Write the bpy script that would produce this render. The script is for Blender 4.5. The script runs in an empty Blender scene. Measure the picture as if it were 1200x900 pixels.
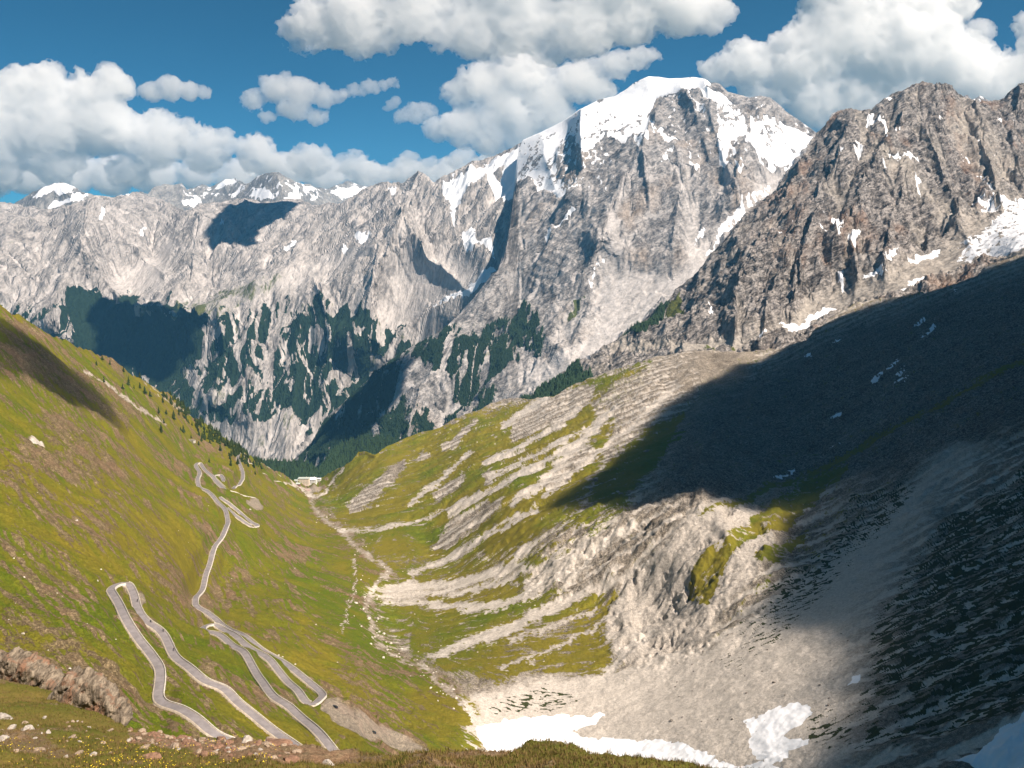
import bpy, math, os
import numpy as np
from mathutils import Vector
R = np.random.RandomState(7)
f32 = np.float32
scene = bpy.context.scene
col = scene.collection

# ------------------------------------------------------------------ camera model
F = 1100.0
PITCH = math.radians(8.8)
CP, SP = math.cos(PITCH), math.sin(PITCH)
def ray(u, v):
    xc = (np.asarray(u, dtype=np.float64) - 600) / F
    yc = (450 - np.asarray(v, dtype=np.float64)) / F
    dy = CP + yc * SP
    dz = -SP + yc * CP
    return xc / dy, dz / dy
def world(u, v, Y):
    a, b = ray(u, v)
    Y = np.asarray(Y, dtype=np.float64)
    return np.stack([a * Y, Y + 0 * a, b * Y], -1)
SUN = np.array([0.50, -0.33, 0.78]); SUN /= np.linalg.norm(SUN)

# ------------------------------------------------------------------ noise
_pr = np.random.RandomState(3)
PERM = np.tile(_pr.permutation(256), 3).astype(np.int32)
_a = _pr.rand(256) * 2 * np.pi
G2 = np.stack([np.cos(_a), np.sin(_a)], 1).astype(f32)
_g = _pr.randn(256, 3); G3 = (_g / np.linalg.norm(_g, axis=1)[:, None]).astype(f32)
H2 = _pr.rand(256, 2).astype(f32)
def perlin2(x, y, seed=0):
    x = np.asarray(x, dtype=f32) + f32(seed * 17.31); y = np.asarray(y, dtype=f32) + f32(seed * 5.77)
    ix = np.floor(x).astype(np.int32); iy = np.floor(y).astype(np.int32)
    fx = x - ix; fy = y - iy
    ix &= 255; iy &= 255
    sx = fx * fx * fx * (fx * (fx * 6 - 15) + 10); sy = fy * fy * fy * (fy * (fy * 6 - 15) + 10)
    def g(i, j, dx, dy):
        h = G2[PERM[PERM[(ix + i) & 255] + ((iy + j) & 255)]]
        return h[..., 0] * dx + h[..., 1] * dy
    a = g(0, 0, fx, fy); b = g(1, 0, fx - 1, fy)
    c = g(0, 1, fx, fy - 1); d = g(1, 1, fx - 1, fy - 1)
    a = a + (b - a) * sx; c = c + (d - c) * sx
    return (a + (c - a) * sy) * f32(1.5)
def fbm2(x, y, o=5, seed=0, gain=.5, lac=2.03, ridged=False):
    s = 0; a = 1.0; n = 0; f = 1.0
    for k in range(o):
        p = perlin2(x * f, y * f, seed + k * 3)
        if ridged: p = 1 - 2 * np.abs(p)
        s = s + a * p; n += a; a *= gain; f *= lac
    return s / n
def perlin3(x, y, z):
    ix = np.floor(x).astype(np.int32); iy = np.floor(y).astype(np.int32); iz = np.floor(z).astype(np.int32)
    fx = (x - ix).astype(f32); fy = (y - iy).astype(f32); fz = (z - iz).astype(f32)
    ix &= 255; iy &= 255; iz &= 255
    sx = fx * fx * (3 - 2 * fx); sy = fy * fy * (3 - 2 * fy); sz = fz * fz * (3 - 2 * fz)
    r = 0
    for i in (0, 1):
        wx = sx if i else 1 - sx
        for j in (0, 1):
            wy = sy if j else 1 - sy
            pij = PERM[PERM[(ix + i) & 255] + ((iy + j) & 255)]
            for k in (0, 1):
                wz = sz if k else 1 - sz
                h = G3[PERM[pij + ((iz + k) & 255)]]
                r = r + wx * wy * wz * (h[..., 0] * (fx - i) + h[..., 1] * (fy - j) + h[..., 2] * (fz - k))
    return r * f32(1.4)
def fbm3(x, y, z, o=4, gain=.5, billow=False, seed=0):
    s = 0; a = 1.0; n = 0; f = 1.0
    for k in range(o):
        p = perlin3(x * f + 31.7 * (k + seed), y * f + 11.3 * (k + seed), z * f + 7.9 * k)
        if billow: p = 1 - 2.2 * np.abs(p)
        s = s + a * p; n += a; a *= gain; f *= 2.07
    return s / n
def erosion(x, y, dx, dy):
    """directional gully noise: stripes that run along the fall line (dx,dy = unit vector across the slope)"""
    ix = np.floor(x).astype(np.int32); iy = np.floor(y).astype(np.int32)
    fx = (x - ix).astype(f32); fy = (y - iy).astype(f32)
    va = np.zeros_like(fx); vx = np.zeros_like(fx); vy = np.zeros_like(fx); wt = np.zeros_like(fx)
    t = f32(2 * math.pi)
    for i in range(-1, 2):
        for j in range(-1, 2):
            h = H2[PERM[PERM[(ix - i) & 255] + ((iy - j) & 255)]] * f32(.5)
            px = fx + i - h[..., 0]; py = fy + j - h[..., 1]
            w = np.exp(-2 * (px * px + py * py))
            m = (px * dx + py * dy) * t
            s = np.sin(m)
            va += np.cos(m) * w; vx -= s * dx * w; vy -= s * dy * w; wt += w
    return va / wt, vx / wt, vy / wt
def gullies(x, y, gx, gy, wl, octaves=4, gain=.5, branch=1.0):
    """gx,gy: gradient of the surface"""
    L = np.sqrt(gx * gx + gy * gy) + 1e-6
    k = np.clip(L / .35, 0, 1) / L
    sx, sy = (-gy * k).astype(f32), (gx * k).astype(f32)
    f = 1.0 / wl; a = 1.0; h = 0; ax = 0; ay = 0; n = 0
    for o in range(octaves):
        ddx = sx - ay * branch; ddy = sy + ax * branch
        v, vx, vy = erosion(x * f + o * 7.3, y * f + o * 3.1, ddx, ddy)
        h = h + v * a; ax = ax + vx * a; ay = ay + vy * a
        n += a; a *= gain; f *= 2.0
    return h / n

# ------------------------------------------------------------------ drawing masks on a grid
def sstep(a, b, x):
    t = np.clip((x - a) / (b - a), 0, 1); return t * t * (3 - 2 * t)
def seg_dist(U, V, pts, widths=None):
    best = np.full(U.shape, 1e9, f32)
    for k in range(len(pts) - 1):
        ax, ay = pts[k][:2]; bx, by = pts[k + 1][:2]
        ex, ey = bx - ax, by - ay; L = ex * ex + ey * ey + 1e-9
        t = np.clip(((U - ax) * ex + (V - ay) * ey) / L, 0, 1)
        d = np.hypot(U - ax - t * ex, V - ay - t * ey)
        if widths is not None: d = d - (widths[k] + (widths[k + 1] - widths[k]) * t)
        best = np.minimum(best, d)
    return best
def bbox_idx(U, V, pts, pad):
    p = np.array([q[:2] for q in pts]); lo = p.min(0) - pad; hi = p.max(0) + pad
    return np.nonzero((U > lo[0]) & (U < hi[0]) & (V > lo[1]) & (V < hi[1]))
def line_mask(U, V, pts, w, soft=1.5):
    out = np.zeros(U.shape, f32)
    ws = w if isinstance(w, (list, tuple)) else [w] * len(pts)
    idx = bbox_idx(U, V, pts, max(ws) + soft + 1)
    if len(idx[0]) == 0: return out
    d = seg_dist(U[idx], V[idx], pts, [q * .5 for q in ws])
    out[idx] = 1 - sstep(-soft * .5, soft, d)
    return out
def poly_sd(U, V, pts):
    d = seg_dist(U, V, list(pts) + [pts[0]])
    ins = np.zeros(U.shape, bool)
    n = len(pts)
    for k in range(n):
        x0, y0 = pts[k]; x1, y1 = pts[(k + 1) % n]
        if y0 == y1: continue
        c = ((y0 > V) != (y1 > V)) & (U < (x1 - x0) * (V - y0) / (y1 - y0) + x0)
        ins ^= c
    return np.where(ins, -d, d)
def poly_mask(U, V, pts, soft=3):
    out = np.zeros(U.shape, f32)
    idx = bbox_idx(U, V, pts, soft + 1)
    if len(idx[0]) == 0: return out
    out[idx] = 1 - sstep(-soft, soft, poly_sd(U[idx], V[idx], pts))
    return out
def ridge_profile(U, V, pts, wR, wL):
    """1 on the polyline, falling off with width wR on its right and wL on its left, fading past both ends"""
    num = np.zeros(U.shape, f32); den = np.zeros(U.shape, f32); n = len(pts) - 1
    for k in range(n):
        ax, ay = pts[k]; bx, by = pts[k + 1]
        ex, ey = bx - ax, by - ay; L = math.hypot(ex, ey); ex /= L; ey /= L
        al = (U - ax) * ex + (V - ay) * ey; pe = (U - ax) * ey - (V - ay) * ex
        lo = np.maximum(-al, 0); hi = np.maximum(al - L, 0)
        d = np.hypot(pe, lo + hi)
        end = (lo if k == 0 else 0) + (hi if k == n - 1 else 0)
        inn = (0 if k == 0 else lo) + (0 if k == n - 1 else hi)
        sd = np.hypot(pe, inn)
        p = np.where(pe > 0, np.exp(-sd / wR), np.exp(-sd / wL)) * np.exp(-(end / 28.0) ** 2)
        w = 1 / (d + 3) ** 5
        num += p * w; den += w
    prof = num / den
    return prof

# ------------------------------------------------------------------ mesh helpers
def mesh_from(name, verts, faces, mat=None, smooth=True):
    me = bpy.data.meshes.new(name)
    verts = np.asarray(verts, f32); faces = np.asarray(faces, np.int32)
    k = faces.shape[1]
    me.vertices.add(len(verts)); me.vertices.foreach_set('co', verts.ravel())
    me.loops.add(faces.size); me.loops.foreach_set('vertex_index', faces.ravel())
    me.polygons.add(len(faces))
    me.polygons.foreach_set('loop_start', np.arange(0, faces.size, k, dtype=np.int32))
    if smooth: me.polygons.foreach_set('use_smooth', np.ones(len(faces), bool))
    me.update(calc_edges=True)
    if mat: me.materials.append(mat)
    return me
def add_obj(name, me, parent=None, **kw):
    o = bpy.data.objects.new(name, me); col.objects.link(o)
    if parent: o.parent = parent
    for k, v in kw.items(): o[k] = v
    return o
def set_attr(me, name, rgba):
    a = me.attributes.new(name, 'FLOAT_COLOR', 'POINT')
    a.data.foreach_set('color', np.ascontiguousarray(rgba, dtype=f32).ravel())
def box(x0, x1, y0, y1, z0, z1):
    v = [(x, y, z) for z in (z0, z1) for y in (y0, y1) for x in (x0, x1)]
    return v, [(0, 2, 3, 1), (4, 5, 7, 6), (0, 1, 5, 4), (2, 6, 7, 3), (0, 4, 6, 2), (1, 3, 7, 5)]
class MB:
    def __init__(s): s.v = []; s.f = []
    def add(s, v, f, M=None):
        n = len(s.v)
        for p in v:
            s.v.append(tuple(M @ Vector(p)) if M is not None else tuple(p))
        for q in f: s.f.append(tuple(i + n for i in q))
        return s
    def box(s, *a, M=None): return s.add(*box(*a), M=M)
    def cyl(s, p, q, r0, r1, n=10):
        p = Vector(p); q = Vector(q); d = (q - p).normalized()
        a = d.orthogonal().normalized(); b = d.cross(a)
        vs = []; 
        for c, r in ((p, r0), (q, r1)):
            for i in range(n):
                t = 2 * math.pi * i / n; vs.append(c + a * math.cos(t) * r + b * math.sin(t) * r)
        fs = [(i, (i + 1) % n, n + (i + 1) % n, n + i) for i in range(n)]
        fs += [tuple(range(n))[::-1], tuple(range(n, 2 * n))]
        return s.add(vs, fs)
    def ball(s, c, r, n=8, m=6, sc=(1, 1, 1)):
        vs = []; fs = []
        for j in range(m + 1):
            ph = math.pi * j / m
            for i in range(n):
                t = 2 * math.pi * i / n
                vs.append((c[0] + r * sc[0] * math.sin(ph) * math.cos(t), c[1] + r * sc[1] * math.sin(ph) * math.sin(t), c[2] + r * sc[2] * math.cos(ph)))
        for j in range(m):
            for i in range(n):
                fs.append((j * n + i, j * n + (i + 1) % n, (j + 1) * n + (i + 1) % n, (j + 1) * n + i))
        return s.add(vs, fs)
    def build(s, name, mat, parent=None, smooth=False):
        me = bpy.data.meshes.new(name); me.from_pydata(s.v, [], s.f); me.update()
        me.materials.append(mat)
        if smooth: me.polygons.foreach_set('use_smooth', np.ones(len(me.polygons), bool))
        return add_obj(name, me, parent)

# ------------------------------------------------------------------ node helpers
def new_mat(name):
    m = bpy.data.materials.new(name); m.use_nodes = True
    nt = m.node_tree; nt.nodes.clear()
    return m, nt
class NT:
    def __init__(s, nt): s.nt = nt
    def n(s, t, **kw):
        nd = s.nt.nodes.new(t)
        for k, v in kw.items():
            if k.startswith('i_'): nd.inputs[k[2:].replace('_', ' ')].default_value = v
            else: setattr(nd, k, v)
        return nd
    def l(s, a, b): s.nt.links.new(a, b); return b
    def val(s, x, sock):
        if hasattr(x, 'links') or isinstance(x, bpy.types.NodeSocket): s.l(x, sock)
        else: sock.default_value = x
    def math(s, op, a, b=0.0, c=None, clamp=False):
        nd = s.n('ShaderNodeMath', operation=op, use_clamp=clamp)
        s.val(a, nd.inputs[0]); s.val(b, nd.inputs[1])
        if c is not None: s.val(c, nd.inputs[2])
        return nd.outputs[0]
    def ss(s, x, a, b, lo=0.0, hi=1.0):
        nd = s.n('ShaderNodeMapRange', interpolation_type='SMOOTHSTEP')
        s.val(x, nd.inputs['Value']); s.val(a, nd.inputs['From Min']); s.val(b, nd.inputs['From Max'])
        nd.inputs['To Min'].default_value = lo; nd.inputs['To Max'].default_value = hi
        return nd.outputs[0]
    def mix(s, f, a, b):
        nd = s.n('ShaderNodeMix', data_type='RGBA')
        s.val(f, nd.inputs[0])
        for x, k in ((a, 6), (b, 7)):
            if isinstance(x, tuple): nd.inputs[k].default_value = x if len(x) == 4 else x + (1,)
            else: s.l(x, nd.inputs[k])
        return nd.outputs[2]
    def noise(s, vec, scale, detail=4, rough=.55, dist=0.0):
        nd = s.n('ShaderNodeTexNoise'); s.l(vec, nd.inputs['Vector'])
        nd.inputs['Scale'].default_value = scale; nd.inputs['Detail'].default_value = detail
        nd.inputs['Roughness'].default_value = rough; nd.inputs['Distortion'].default_value = dist
        return nd.outputs['Fac']
    def attr(s, name):
        nd = s.n('ShaderNodeAttribute', attribute_name=name)
        sp = s.n('ShaderNodeSeparateColor'); s.l(nd.outputs['Color'], sp.inputs[0])
        return sp.outputs[0], sp.outputs[1], sp.outputs[2], nd.outputs['Alpha']
    def pos(s):
        return s.n('ShaderNodeTexCoord').outputs['Object']
    def principled(s, colour, rough=.9, normal=None, **kw):
        p = s.n('ShaderNodeBsdfPrincipled')
        s.val(colour if not isinstance(colour, tuple) else (colour + (1,))[:4], p.inputs['Base Color'])
        s.val(rough, p.inputs['Roughness'])
        p.inputs['Specular IOR Level'].default_value = kw.get('spec', .15)
        if normal is not None: s.l(normal, p.inputs['Normal'])
        out = s.n('ShaderNodeOutputMaterial'); s.l(p.outputs[0], out.inputs['Surface'])
        return p
    def bump(s, h, dist, strength=1.0):
        b = s.n('ShaderNodeBump'); b.inputs['Distance'].default_value = dist; b.inputs['Strength'].default_value = strength
        s.l(h, b.inputs['Height']); return b.outputs[0]

def lin(r, g, b):
    f = lambda c: ((c / 255 + .055) / 1.055) ** 2.4 if c > 10 else c / 255 / 12.92
    return (f(r), f(g), f(b))

def terrain_material(name, fine, rock_d, rock_l, grass_g, grass_y, scree, forest, snow=(.86, .87, .9), bump_d=1.0, rust=(.26, .14, .09), vary=.5, rot=(0, 0, 0), scl=(1, 1, 1), crk=.75):
    """attribute m1: vegetation, snow, forest, lightness of bare rock; m2: greenness, rust, smooth scree, moisture"""
    m, nt = new_mat(name); t = NT(nt)
    p = t.pos()
    veg, sn, fo, tone = t.attr('m1'); gr, ru, sc_, dark = t.attr('m2')
    if scl != (1, 1, 1):
        r_ = t.n('ShaderNodeVectorRotate', rotation_type='EULER_XYZ'); t.l(p, r_.inputs['Vector']); r_.inputs['Rotation'].default_value = rot
        m_ = t.n('ShaderNodeVectorMath', operation='MULTIPLY'); t.l(r_.outputs[0], m_.inputs[0]); m_.inputs[1].default_value = scl
        iso = p; p = m_.outputs[0]
    nA = t.noise(p, fine, 6, .65, .3)
    nB = t.noise(p, fine * .22, 4, .6)
    nC = t.noise(p, fine * 4, 3, .7)
    nD = t.noise(p, fine * 1.3, 5, .6, .6)
    a = t.math('ADD', tone, t.math('MULTIPLY', t.math('SUBTRACT', t.ss(nA, .33, .67), .5), vary * 1.1))
    a = t.math('ADD', a, t.math('MULTIPLY', t.math('SUBTRACT', t.ss(nC, .36, .64), .5), vary * .9), clamp=True)
    crack = t.math('MULTIPLY', t.ss(t.math('ABSOLUTE', t.math('SUBTRACT', nD, .5)), .0, .045), t.ss(t.math('ABSOLUTE', t.math('SUBTRACT', nB, .47)), .0, .02, .35, 1))
    a = t.math('MULTIPLY', a, t.math('ADD', t.math('MULTIPLY', crack, crk), 1 - crk))
    rock = t.mix(a, rock_d, rock_l)
    rock = t.mix(dark, rock, t.mix(a, (.12, .085, .042), (.31, .225, .11)))
    rock = t.mix(t.math('MULTIPLY', ru, t.ss(nB, .4, .6)), rock, rust)
    s2 = t.mix(t.math('MULTIPLY', t.math('ADD', t.ss(nA, .35, .65), t.ss(nC, .36, .62)), .5), tuple(c * .66 for c in scree), tuple(min(1, c * 1.16) for c in scree))
    c = t.mix(sc_, rock, s2)
    g = t.mix(t.math('ADD', gr, t.math('MULTIPLY', t.math('SUBTRACT', nB, .5), .9), clamp=True), grass_y, grass_g)
    g = t.mix(t.ss(nA, .40, .75, 0, .45), g, tuple(q * .6 for q in grass_g))
    g = t.mix(t.ss(nC, .45, .70, 0, .4), g, tuple(q * 1.25 for q in grass_y))
    vm = t.math('ADD', veg, t.math('MULTIPLY', t.math('SUBTRACT', nA, .5), 1.1))
    vm = t.math('ADD', vm, t.math('MULTIPLY', t.math('SUBTRACT', nC, .5), .5))
    c = t.mix(t.ss(vm, .38, .62), c, g)
    fm = t.math('ADD', fo, t.math('MULTIPLY', t.math('SUBTRACT', nA, .5), .9))
    fcol = t.mix(t.ss(nC, .3, .7), tuple(q * .7 for q in forest), tuple(q * 1.35 for q in forest))
    c = t.mix(t.ss(fm, .42, .55), c, fcol)
    sm = t.math('ADD', sn, t.math('MULTIPLY', t.math('SUBTRACT', nA, .5), .5))
    smask = t.ss(sm, .45, .55)
    c = t.mix(smask, c, t.mix(t.ss(nB, .35, .7, 0, .35), snow, tuple(q * .8 for q in snow)))
    h = t.math('ADD', t.math('ADD', nA, t.math('MULTIPLY', crack, .22 * crk)), t.math('MULTIPLY', nC, .45))
    h = t.math('MULTIPLY', h, t.math('SUBTRACT', 1.0, t.math('MULTIPLY', smask, .85)))
    h = t.math('MULTIPLY', h, t.math('SUBTRACT', 1.0, t.math('MULTIPLY', sc_, .65)))
    t.principled(c, .95, t.bump(h, bump_d, 1.0), spec=.08)
    return m

# ------------------------------------------------------------------ layered terrain
def tps(ctrl, U, V, lam=1e-4):
    """thin plate spline of inverse distance through control points"""
    c = np.array(ctrl, float); P = c[:, :2] / 600.0; w = 1000.0 / c[:, 2]
    d = np.linalg.norm(P[:, None] - P[None], axis=2)
    K = np.where(d > 0, d * d * np.log(d + 1e-12), 0) + lam * np.eye(len(P))
    n = len(P); A = np.zeros((n + 3, n + 3)); A[:n, :n] = K
    A[:n, n] = 1; A[:n, n + 1:] = P; A[n, :n] = 1; A[n + 1:, :n] = P.T
    s = np.linalg.solve(A, np.concatenate([w, [0, 0, 0]]))
    gu = np.linspace(U.min() - 1, U.max() + 1, 180); gv = np.linspace(V.min() - 1, V.max() + 1, 120)
    X, Yy = np.meshgrid(gu / 600, gv / 600)
    r = s[n] + s[n + 1] * X + s[n + 2] * Yy
    for i in range(n):
        q = (X - P[i, 0]) ** 2 + (Yy - P[i, 1]) ** 2
        r += s[i] * .5 * q * np.log(q + 1e-12)
    fu = (U - gu[0]) / (gu[1] - gu[0]); fv = (V - gv[0]) / (gv[1] - gv[0])
    iu = np.clip(fu.astype(int), 0, 178); iv = np.clip(fv.astype(int), 0, 118)
    fu = fu - iu; fv = fv - iv
    w = (r[iv, iu] * (1 - fu) * (1 - fv) + r[iv, iu + 1] * fu * (1 - fv) + r[iv + 1, iu] * (1 - fu) * fv + r[iv + 1, iu + 1] * fu * fv)
    return 1000.0 / np.maximum(w, 1000.0 / (c[:, 2].max() * 1.25))

class Layer:
    def __init__(s, sil, bottom, ctrl, u0, u1, step, ridges=(), lam=1e-4):
        s.u = np.arange(u0, u1 + step, step)
        sp = np.array(sil, float)
        vt = np.interp(s.u, sp[:, 0], sp[:, 1])
        bp = np.array(bottom, float)
        vb = np.maximum(np.interp(s.u, bp[:, 0], bp[:, 1]), vt + 15)
        nr = int((vb - vt).max() / step) + 2
        tt = np.linspace(0, 1, nr)[:, None]
        s.U = np.repeat(s.u[None], nr, 0); s.V = vt[None] + (vb - vt)[None] * tt
        Y = tps(ctrl, s.U, s.V, lam)
        wu = fbm2(s.U / 45, s.V / 45, 3, 91) * 7; wv = fbm2(s.U / 45, s.V / 45, 3, 57) * 7
        for r in ridges:
            pts, A, wR, wL = r[:4]
            Us, Vs = s.U + wu, s.V + wv
            Y = Y * (1 - A * ridge_profile(Us, Vs, pts, wR, wL))
        s.Y = Y
        s.P = world(s.U, s.V, Y)
        s.nr, s.nc = s.U.shape
    def gradient(s):
        P = s.P
        xu = np.gradient(P[..., 0], axis=1); yu = np.gradient(P[..., 1], axis=1); zu = np.gradient(P[..., 2], axis=1)
        xv = np.gradient(P[..., 0], axis=0); yv = np.gradient(P[..., 1], axis=0); zv = np.gradient(P[..., 2], axis=0)
        det = xu * yv - xv * yu
        det = np.where(np.abs(det) < 1e-6, 1e-6, det)
        gx = (zu * yv - zv * yu) / det; gy = (xu * zv - xv * zu) / det
        L = np.hypot(gx, gy); k = np.minimum(1, 2.5 / (L + 1e-6))
        return gx * k, gy * k
    def build(s, name, mat, m1, m2, back=.25, slope=.7, amp=1.0):
        P = s.P
        rows = [P]
        top = P[0]; rad = top[:, :2] / np.linalg.norm(top[:, :2], axis=1)[:, None]
        nb = 14
        ext = []
        for k in range(nb, 0, -1):
            q = (k / nb) ** 2 * back
            d = q * top[:, 1]
            x = top[:, 0] + rad[:, 0] * d; y = top[:, 1] + rad[:, 1] * d
            z = top[:, 2] - d * slope + fbm2(x / (back * top[:, 1].mean() * .25), y / (back * top[:, 1].mean() * .25), 4, 5) * d * .2
            ext.append(np.stack([x, y, z], -1))
        E = np.array(ext)
        A = np.concatenate([E, P], 0)
        nr, nc = A.shape[:2]
        i = np.arange(nr * nc).reshape(nr, nc)
        f = np.stack([i[:-1, :-1], i[1:, :-1], i[1:, 1:], i[:-1, 1:]], -1).reshape(-1, 4)
        me = mesh_from(name, A.reshape(-1, 3), f, mat)
        for nm, m in (('m1', m1), ('m2', m2)):
            M = np.stack([np.clip(q, 0, 1) * np.ones(s.U.shape) for q in m], -1)
            M = np.concatenate([np.repeat(M[:1], nb, 0), M], 0)
            set_attr(me, nm, M.reshape(-1, 4))
        s.me = me
        return add_obj(name, me)
    def at(s, u, v):
        """point of the finished surface at picture position u,v of its own parametrisation"""
        j = np.clip((u - s.u[0]) / (s.u[1] - s.u[0]), 0, s.nc - 1.001); j0 = int(j); fj = j - j0
        out = 0
        for jj, w in ((j0, 1 - fj), (j0 + 1, fj)):
            vt, vb = s.V[0, jj], s.V[-1, jj]
            i = np.clip((v - vt) / (vb - vt) * (s.nr - 1), 0, s.nr - 1.001); i0 = int(i); fi = i - i0
            out = out + w * (s.P[i0, jj] * (1 - fi) + s.P[i0 + 1, jj] * fi)
        return out

def sd_noise(L, scale, seed, o=4):
    return fbm2(L.P[..., 0] / scale, L.P[..., 1] / scale, o, seed)

# ================================================================== MATERIALS OF THE GROUND
VALLEY = terrain_material('valley_ground', .35, (.075, .062, .050), (.49, .44, .385), (.100, .142, .008), (.212, .172, .020),
                          (.56, .505, .445), (.045, .050, .018), bump_d=1.9, vary=.7)
CRAG = terrain_material('crag_rock', .035, (.038, .033, .030), (.38, .348, .325), (.055, .085, .02), (.12, .115, .03),
                        (.36, .325, .285), (.018, .032, .016), bump_d=20, vary=.7, crk=.55, rot=(0, math.radians(32), 0), scl=(.40, .7, 1.3), rust=(.27, .16, .10))
ORTLER = terrain_material('limestone', .018, (.080, .074, .070), (.445, .412, .388), (.05, .08, .02), (.11, .11, .04),
                          (.49, .455, .43), (.016, .030, .017), bump_d=30, vary=.45, crk=.3, rot=(0, math.radians(-12), 0), scl=(1.1, .30, .33), rust=(.33, .25, .18))
GREAT = terrain_material('dolomite', .018, (.080, .076, .074), (.43, .405, .39), (.05, .08, .02), (.11, .11, .04),
                          (.48, .45, .43), (.016, .030, .017), bump_d=32, vary=.5, crk=.4, rot=(0, math.radians(38), 0), scl=(.42, .6, 1.15), rust=(.33, .25, .18))
FAR = terrain_material('far_rock', .012, (.07, .068, .066), (.32, .30, .275), (.05, .08, .02), (.11, .11, .04),
                       (.50, .48, .455), (.016, .030, .017), bump_d=30, crk=.35, scl=(1.15, .4, .45))
KNOLL = terrain_material('near_turf', 3.0, (.11, .08, .055), (.32, .24, .17), (.085, .105, .014), (.20, .15, .04),
                         (.35, .30, .24), (.02, .035, .014), bump_d=.12, rust=(.30, .15, .09), vary=.7)

# ================================================================== VALLEY (both slopes)
sil1 = [(-400,170),(-300,225),(-100,305),(-50,332),(0,358),(25,371),(45,385),(75,398),(100,410),(130,422),(150,435),(175,450),(200,463),(225,488),
        (250,503),(275,522),(290,532),(305,543),(320,551),(335,558),(345,563),(360,565),(372,563),(382,557),(400,548),(412,540),(420,530),(428,530),
        (440,534),(455,524),(470,517),(490,511),(510,505),(530,495),(545,489),(560,484),(575,476),(590,470),(605,468),(625,468),(650,463),(675,450),
        (700,440),(720,432),(740,428),(765,420),(790,414),(820,411),(850,413),(880,412),(900,410),(920,405),(932,403),(945,398),(955,385),(975,372),
        (990,362),(1010,356),(1040,350),(1070,344),(1095,340),(1120,335),(1140,325),(1160,310),(1180,303),(1200,298),(1300,265),(1500,200),(1700,150)]
ctrl1 = [(-300,225,1100),(0,358,1250),(100,412,1440),(200,470,1640),(250,505,1760),(310,548,1930),(340,562,2060),
         (0,500,850),(100,550,900),(0,600,640),(0,688,505),(0,760,420),(0,900,300),(-200,600,520),(-200,800,340),
         (150,500,1230),(200,560,1180),(130,640,700),(130,688,605),(150,700,585),(200,765,520),(245,795,490),(345,873,440),(180,780,480),(190,830,435),(255,857,408),(100,760,450),
         (400,878,462),(310,805,560),(240,737,700),(375,822,600),(228,708,810),(265,620,1060),(232,545,1430),(285,545,1600),(302,620,1150),(330,567,1900),
         (440,862,620),(500,880,640),(470,800,790),(400,740,880),(350,690,980),(340,640,1230),
         (530,830,740),(600,870,700),(470,770,900),(435,700,1110),(445,670,1230),(400,620,1545),(370,595,1815),(360,575,2080),
         (400,549,2130),(425,530,2150),(470,518,2200),(550,488,2250),(625,468,2250),(700,438,2200),(800,411,2100),(900,410,2000),(950,390,1950),(1060,345,1920),(1200,300,1850),(1500,200,2000),
         (600,760,885),(600,700,1040),(600,600,1300),(700,600,1160),(800,600,1070),(800,500,1500),(700,500,1700),(600,520,1850),(500,560,1850),(500,640,1380),
         (900,600,1060),(1000,500,1300),(900,700,815),(1050,700,683),(1000,800,588),(800,830,685),(700,800,800),(1200,700,587),(1200,870,445),(1200,600,719),(1200,500,925),(1200,400,1270),
         (920,850,578),(760,720,930),(850,640,930),(1100,980,406),(800,960,527),(600,960,560),(400,960,420),(1450,700,476),(1450,500,682)]
ridges1 = [([(845,575),(815,605),(775,650),(735,690),(722,735),(745,775)], .022, 70, 75),
           ([(800,600),(760,640),(720,668)], .02, 30, 10),
           ([(640,470),(560,540),(480,600),(420,640)], .012, 40, 30),
           ([(740,430),(680,500),(600,570),(540,620)], .015, 40, 30),
           ([(860,420),(780,510),(700,580),(640,640)], .015, 40, 25),
           ([(1000,360),(900,450),(800,560)], .015, 50, 30),
           ([(0,470),(100,540),(200,620)], .010, 30, 40), ([(60,400),(160,480),(260,570)], .010, 30, 40),
           ([(0,570),(120,650)], .012, 25, 40), ([(945,398),(905,425),(880,470)], .018, 50, 15)]
L1 = Layer(sil1, [(-400, 960), (1700, 960)], ctrl1 + [(1700,700,400),(1700,400,643),(1700,250,885)], -300, 1640, 1.3, ridges1)
U, V = L1.U, L1.V
X, Y_, Z = L1.P[..., 0].astype(f32), L1.P[..., 1].astype(f32), L1.P[..., 2].astype(f32)
gx, gy = L1.gradient()

# which side of the stream, where the rock is rough
stream = [(362,574),(368,595),(380,610),(400,622),(415,640),(436,655),(457,668),(443,682),(433,698),(430,715),(440,745),(458,768),(480,776),(505,790),(520,805),(547,825),(556,850),(556,1000)]
su = np.interp(V, [p[1] for p in stream], [p[0] for p in stream])
right = sstep(-6, 30, U - su - np.where(V < 575, 18, 0))
n45 = sd_noise(L1, 60, 1); n12 = sd_noise(L1, 14, 2); n4 = sd_noise(L1, 4, 3, 3); n200 = sd_noise(L1, 220, 4)
# warped painting coordinates: drawn features get ragged, natural borders
sc = 900 / L1.Y
Uw = U + (sd_noise(L1, 25, 11) * 9 + sd_noise(L1, 5, 12, 3) * 5 + n4 * 3) * np.clip(sc, .4, 1.6)
Vw = V + (sd_noise(L1, 25, 13) * 9 + sd_noise(L1, 5, 14, 3) * 5 + n4 * 3) * np.clip(sc, .4, 1.6)
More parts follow.
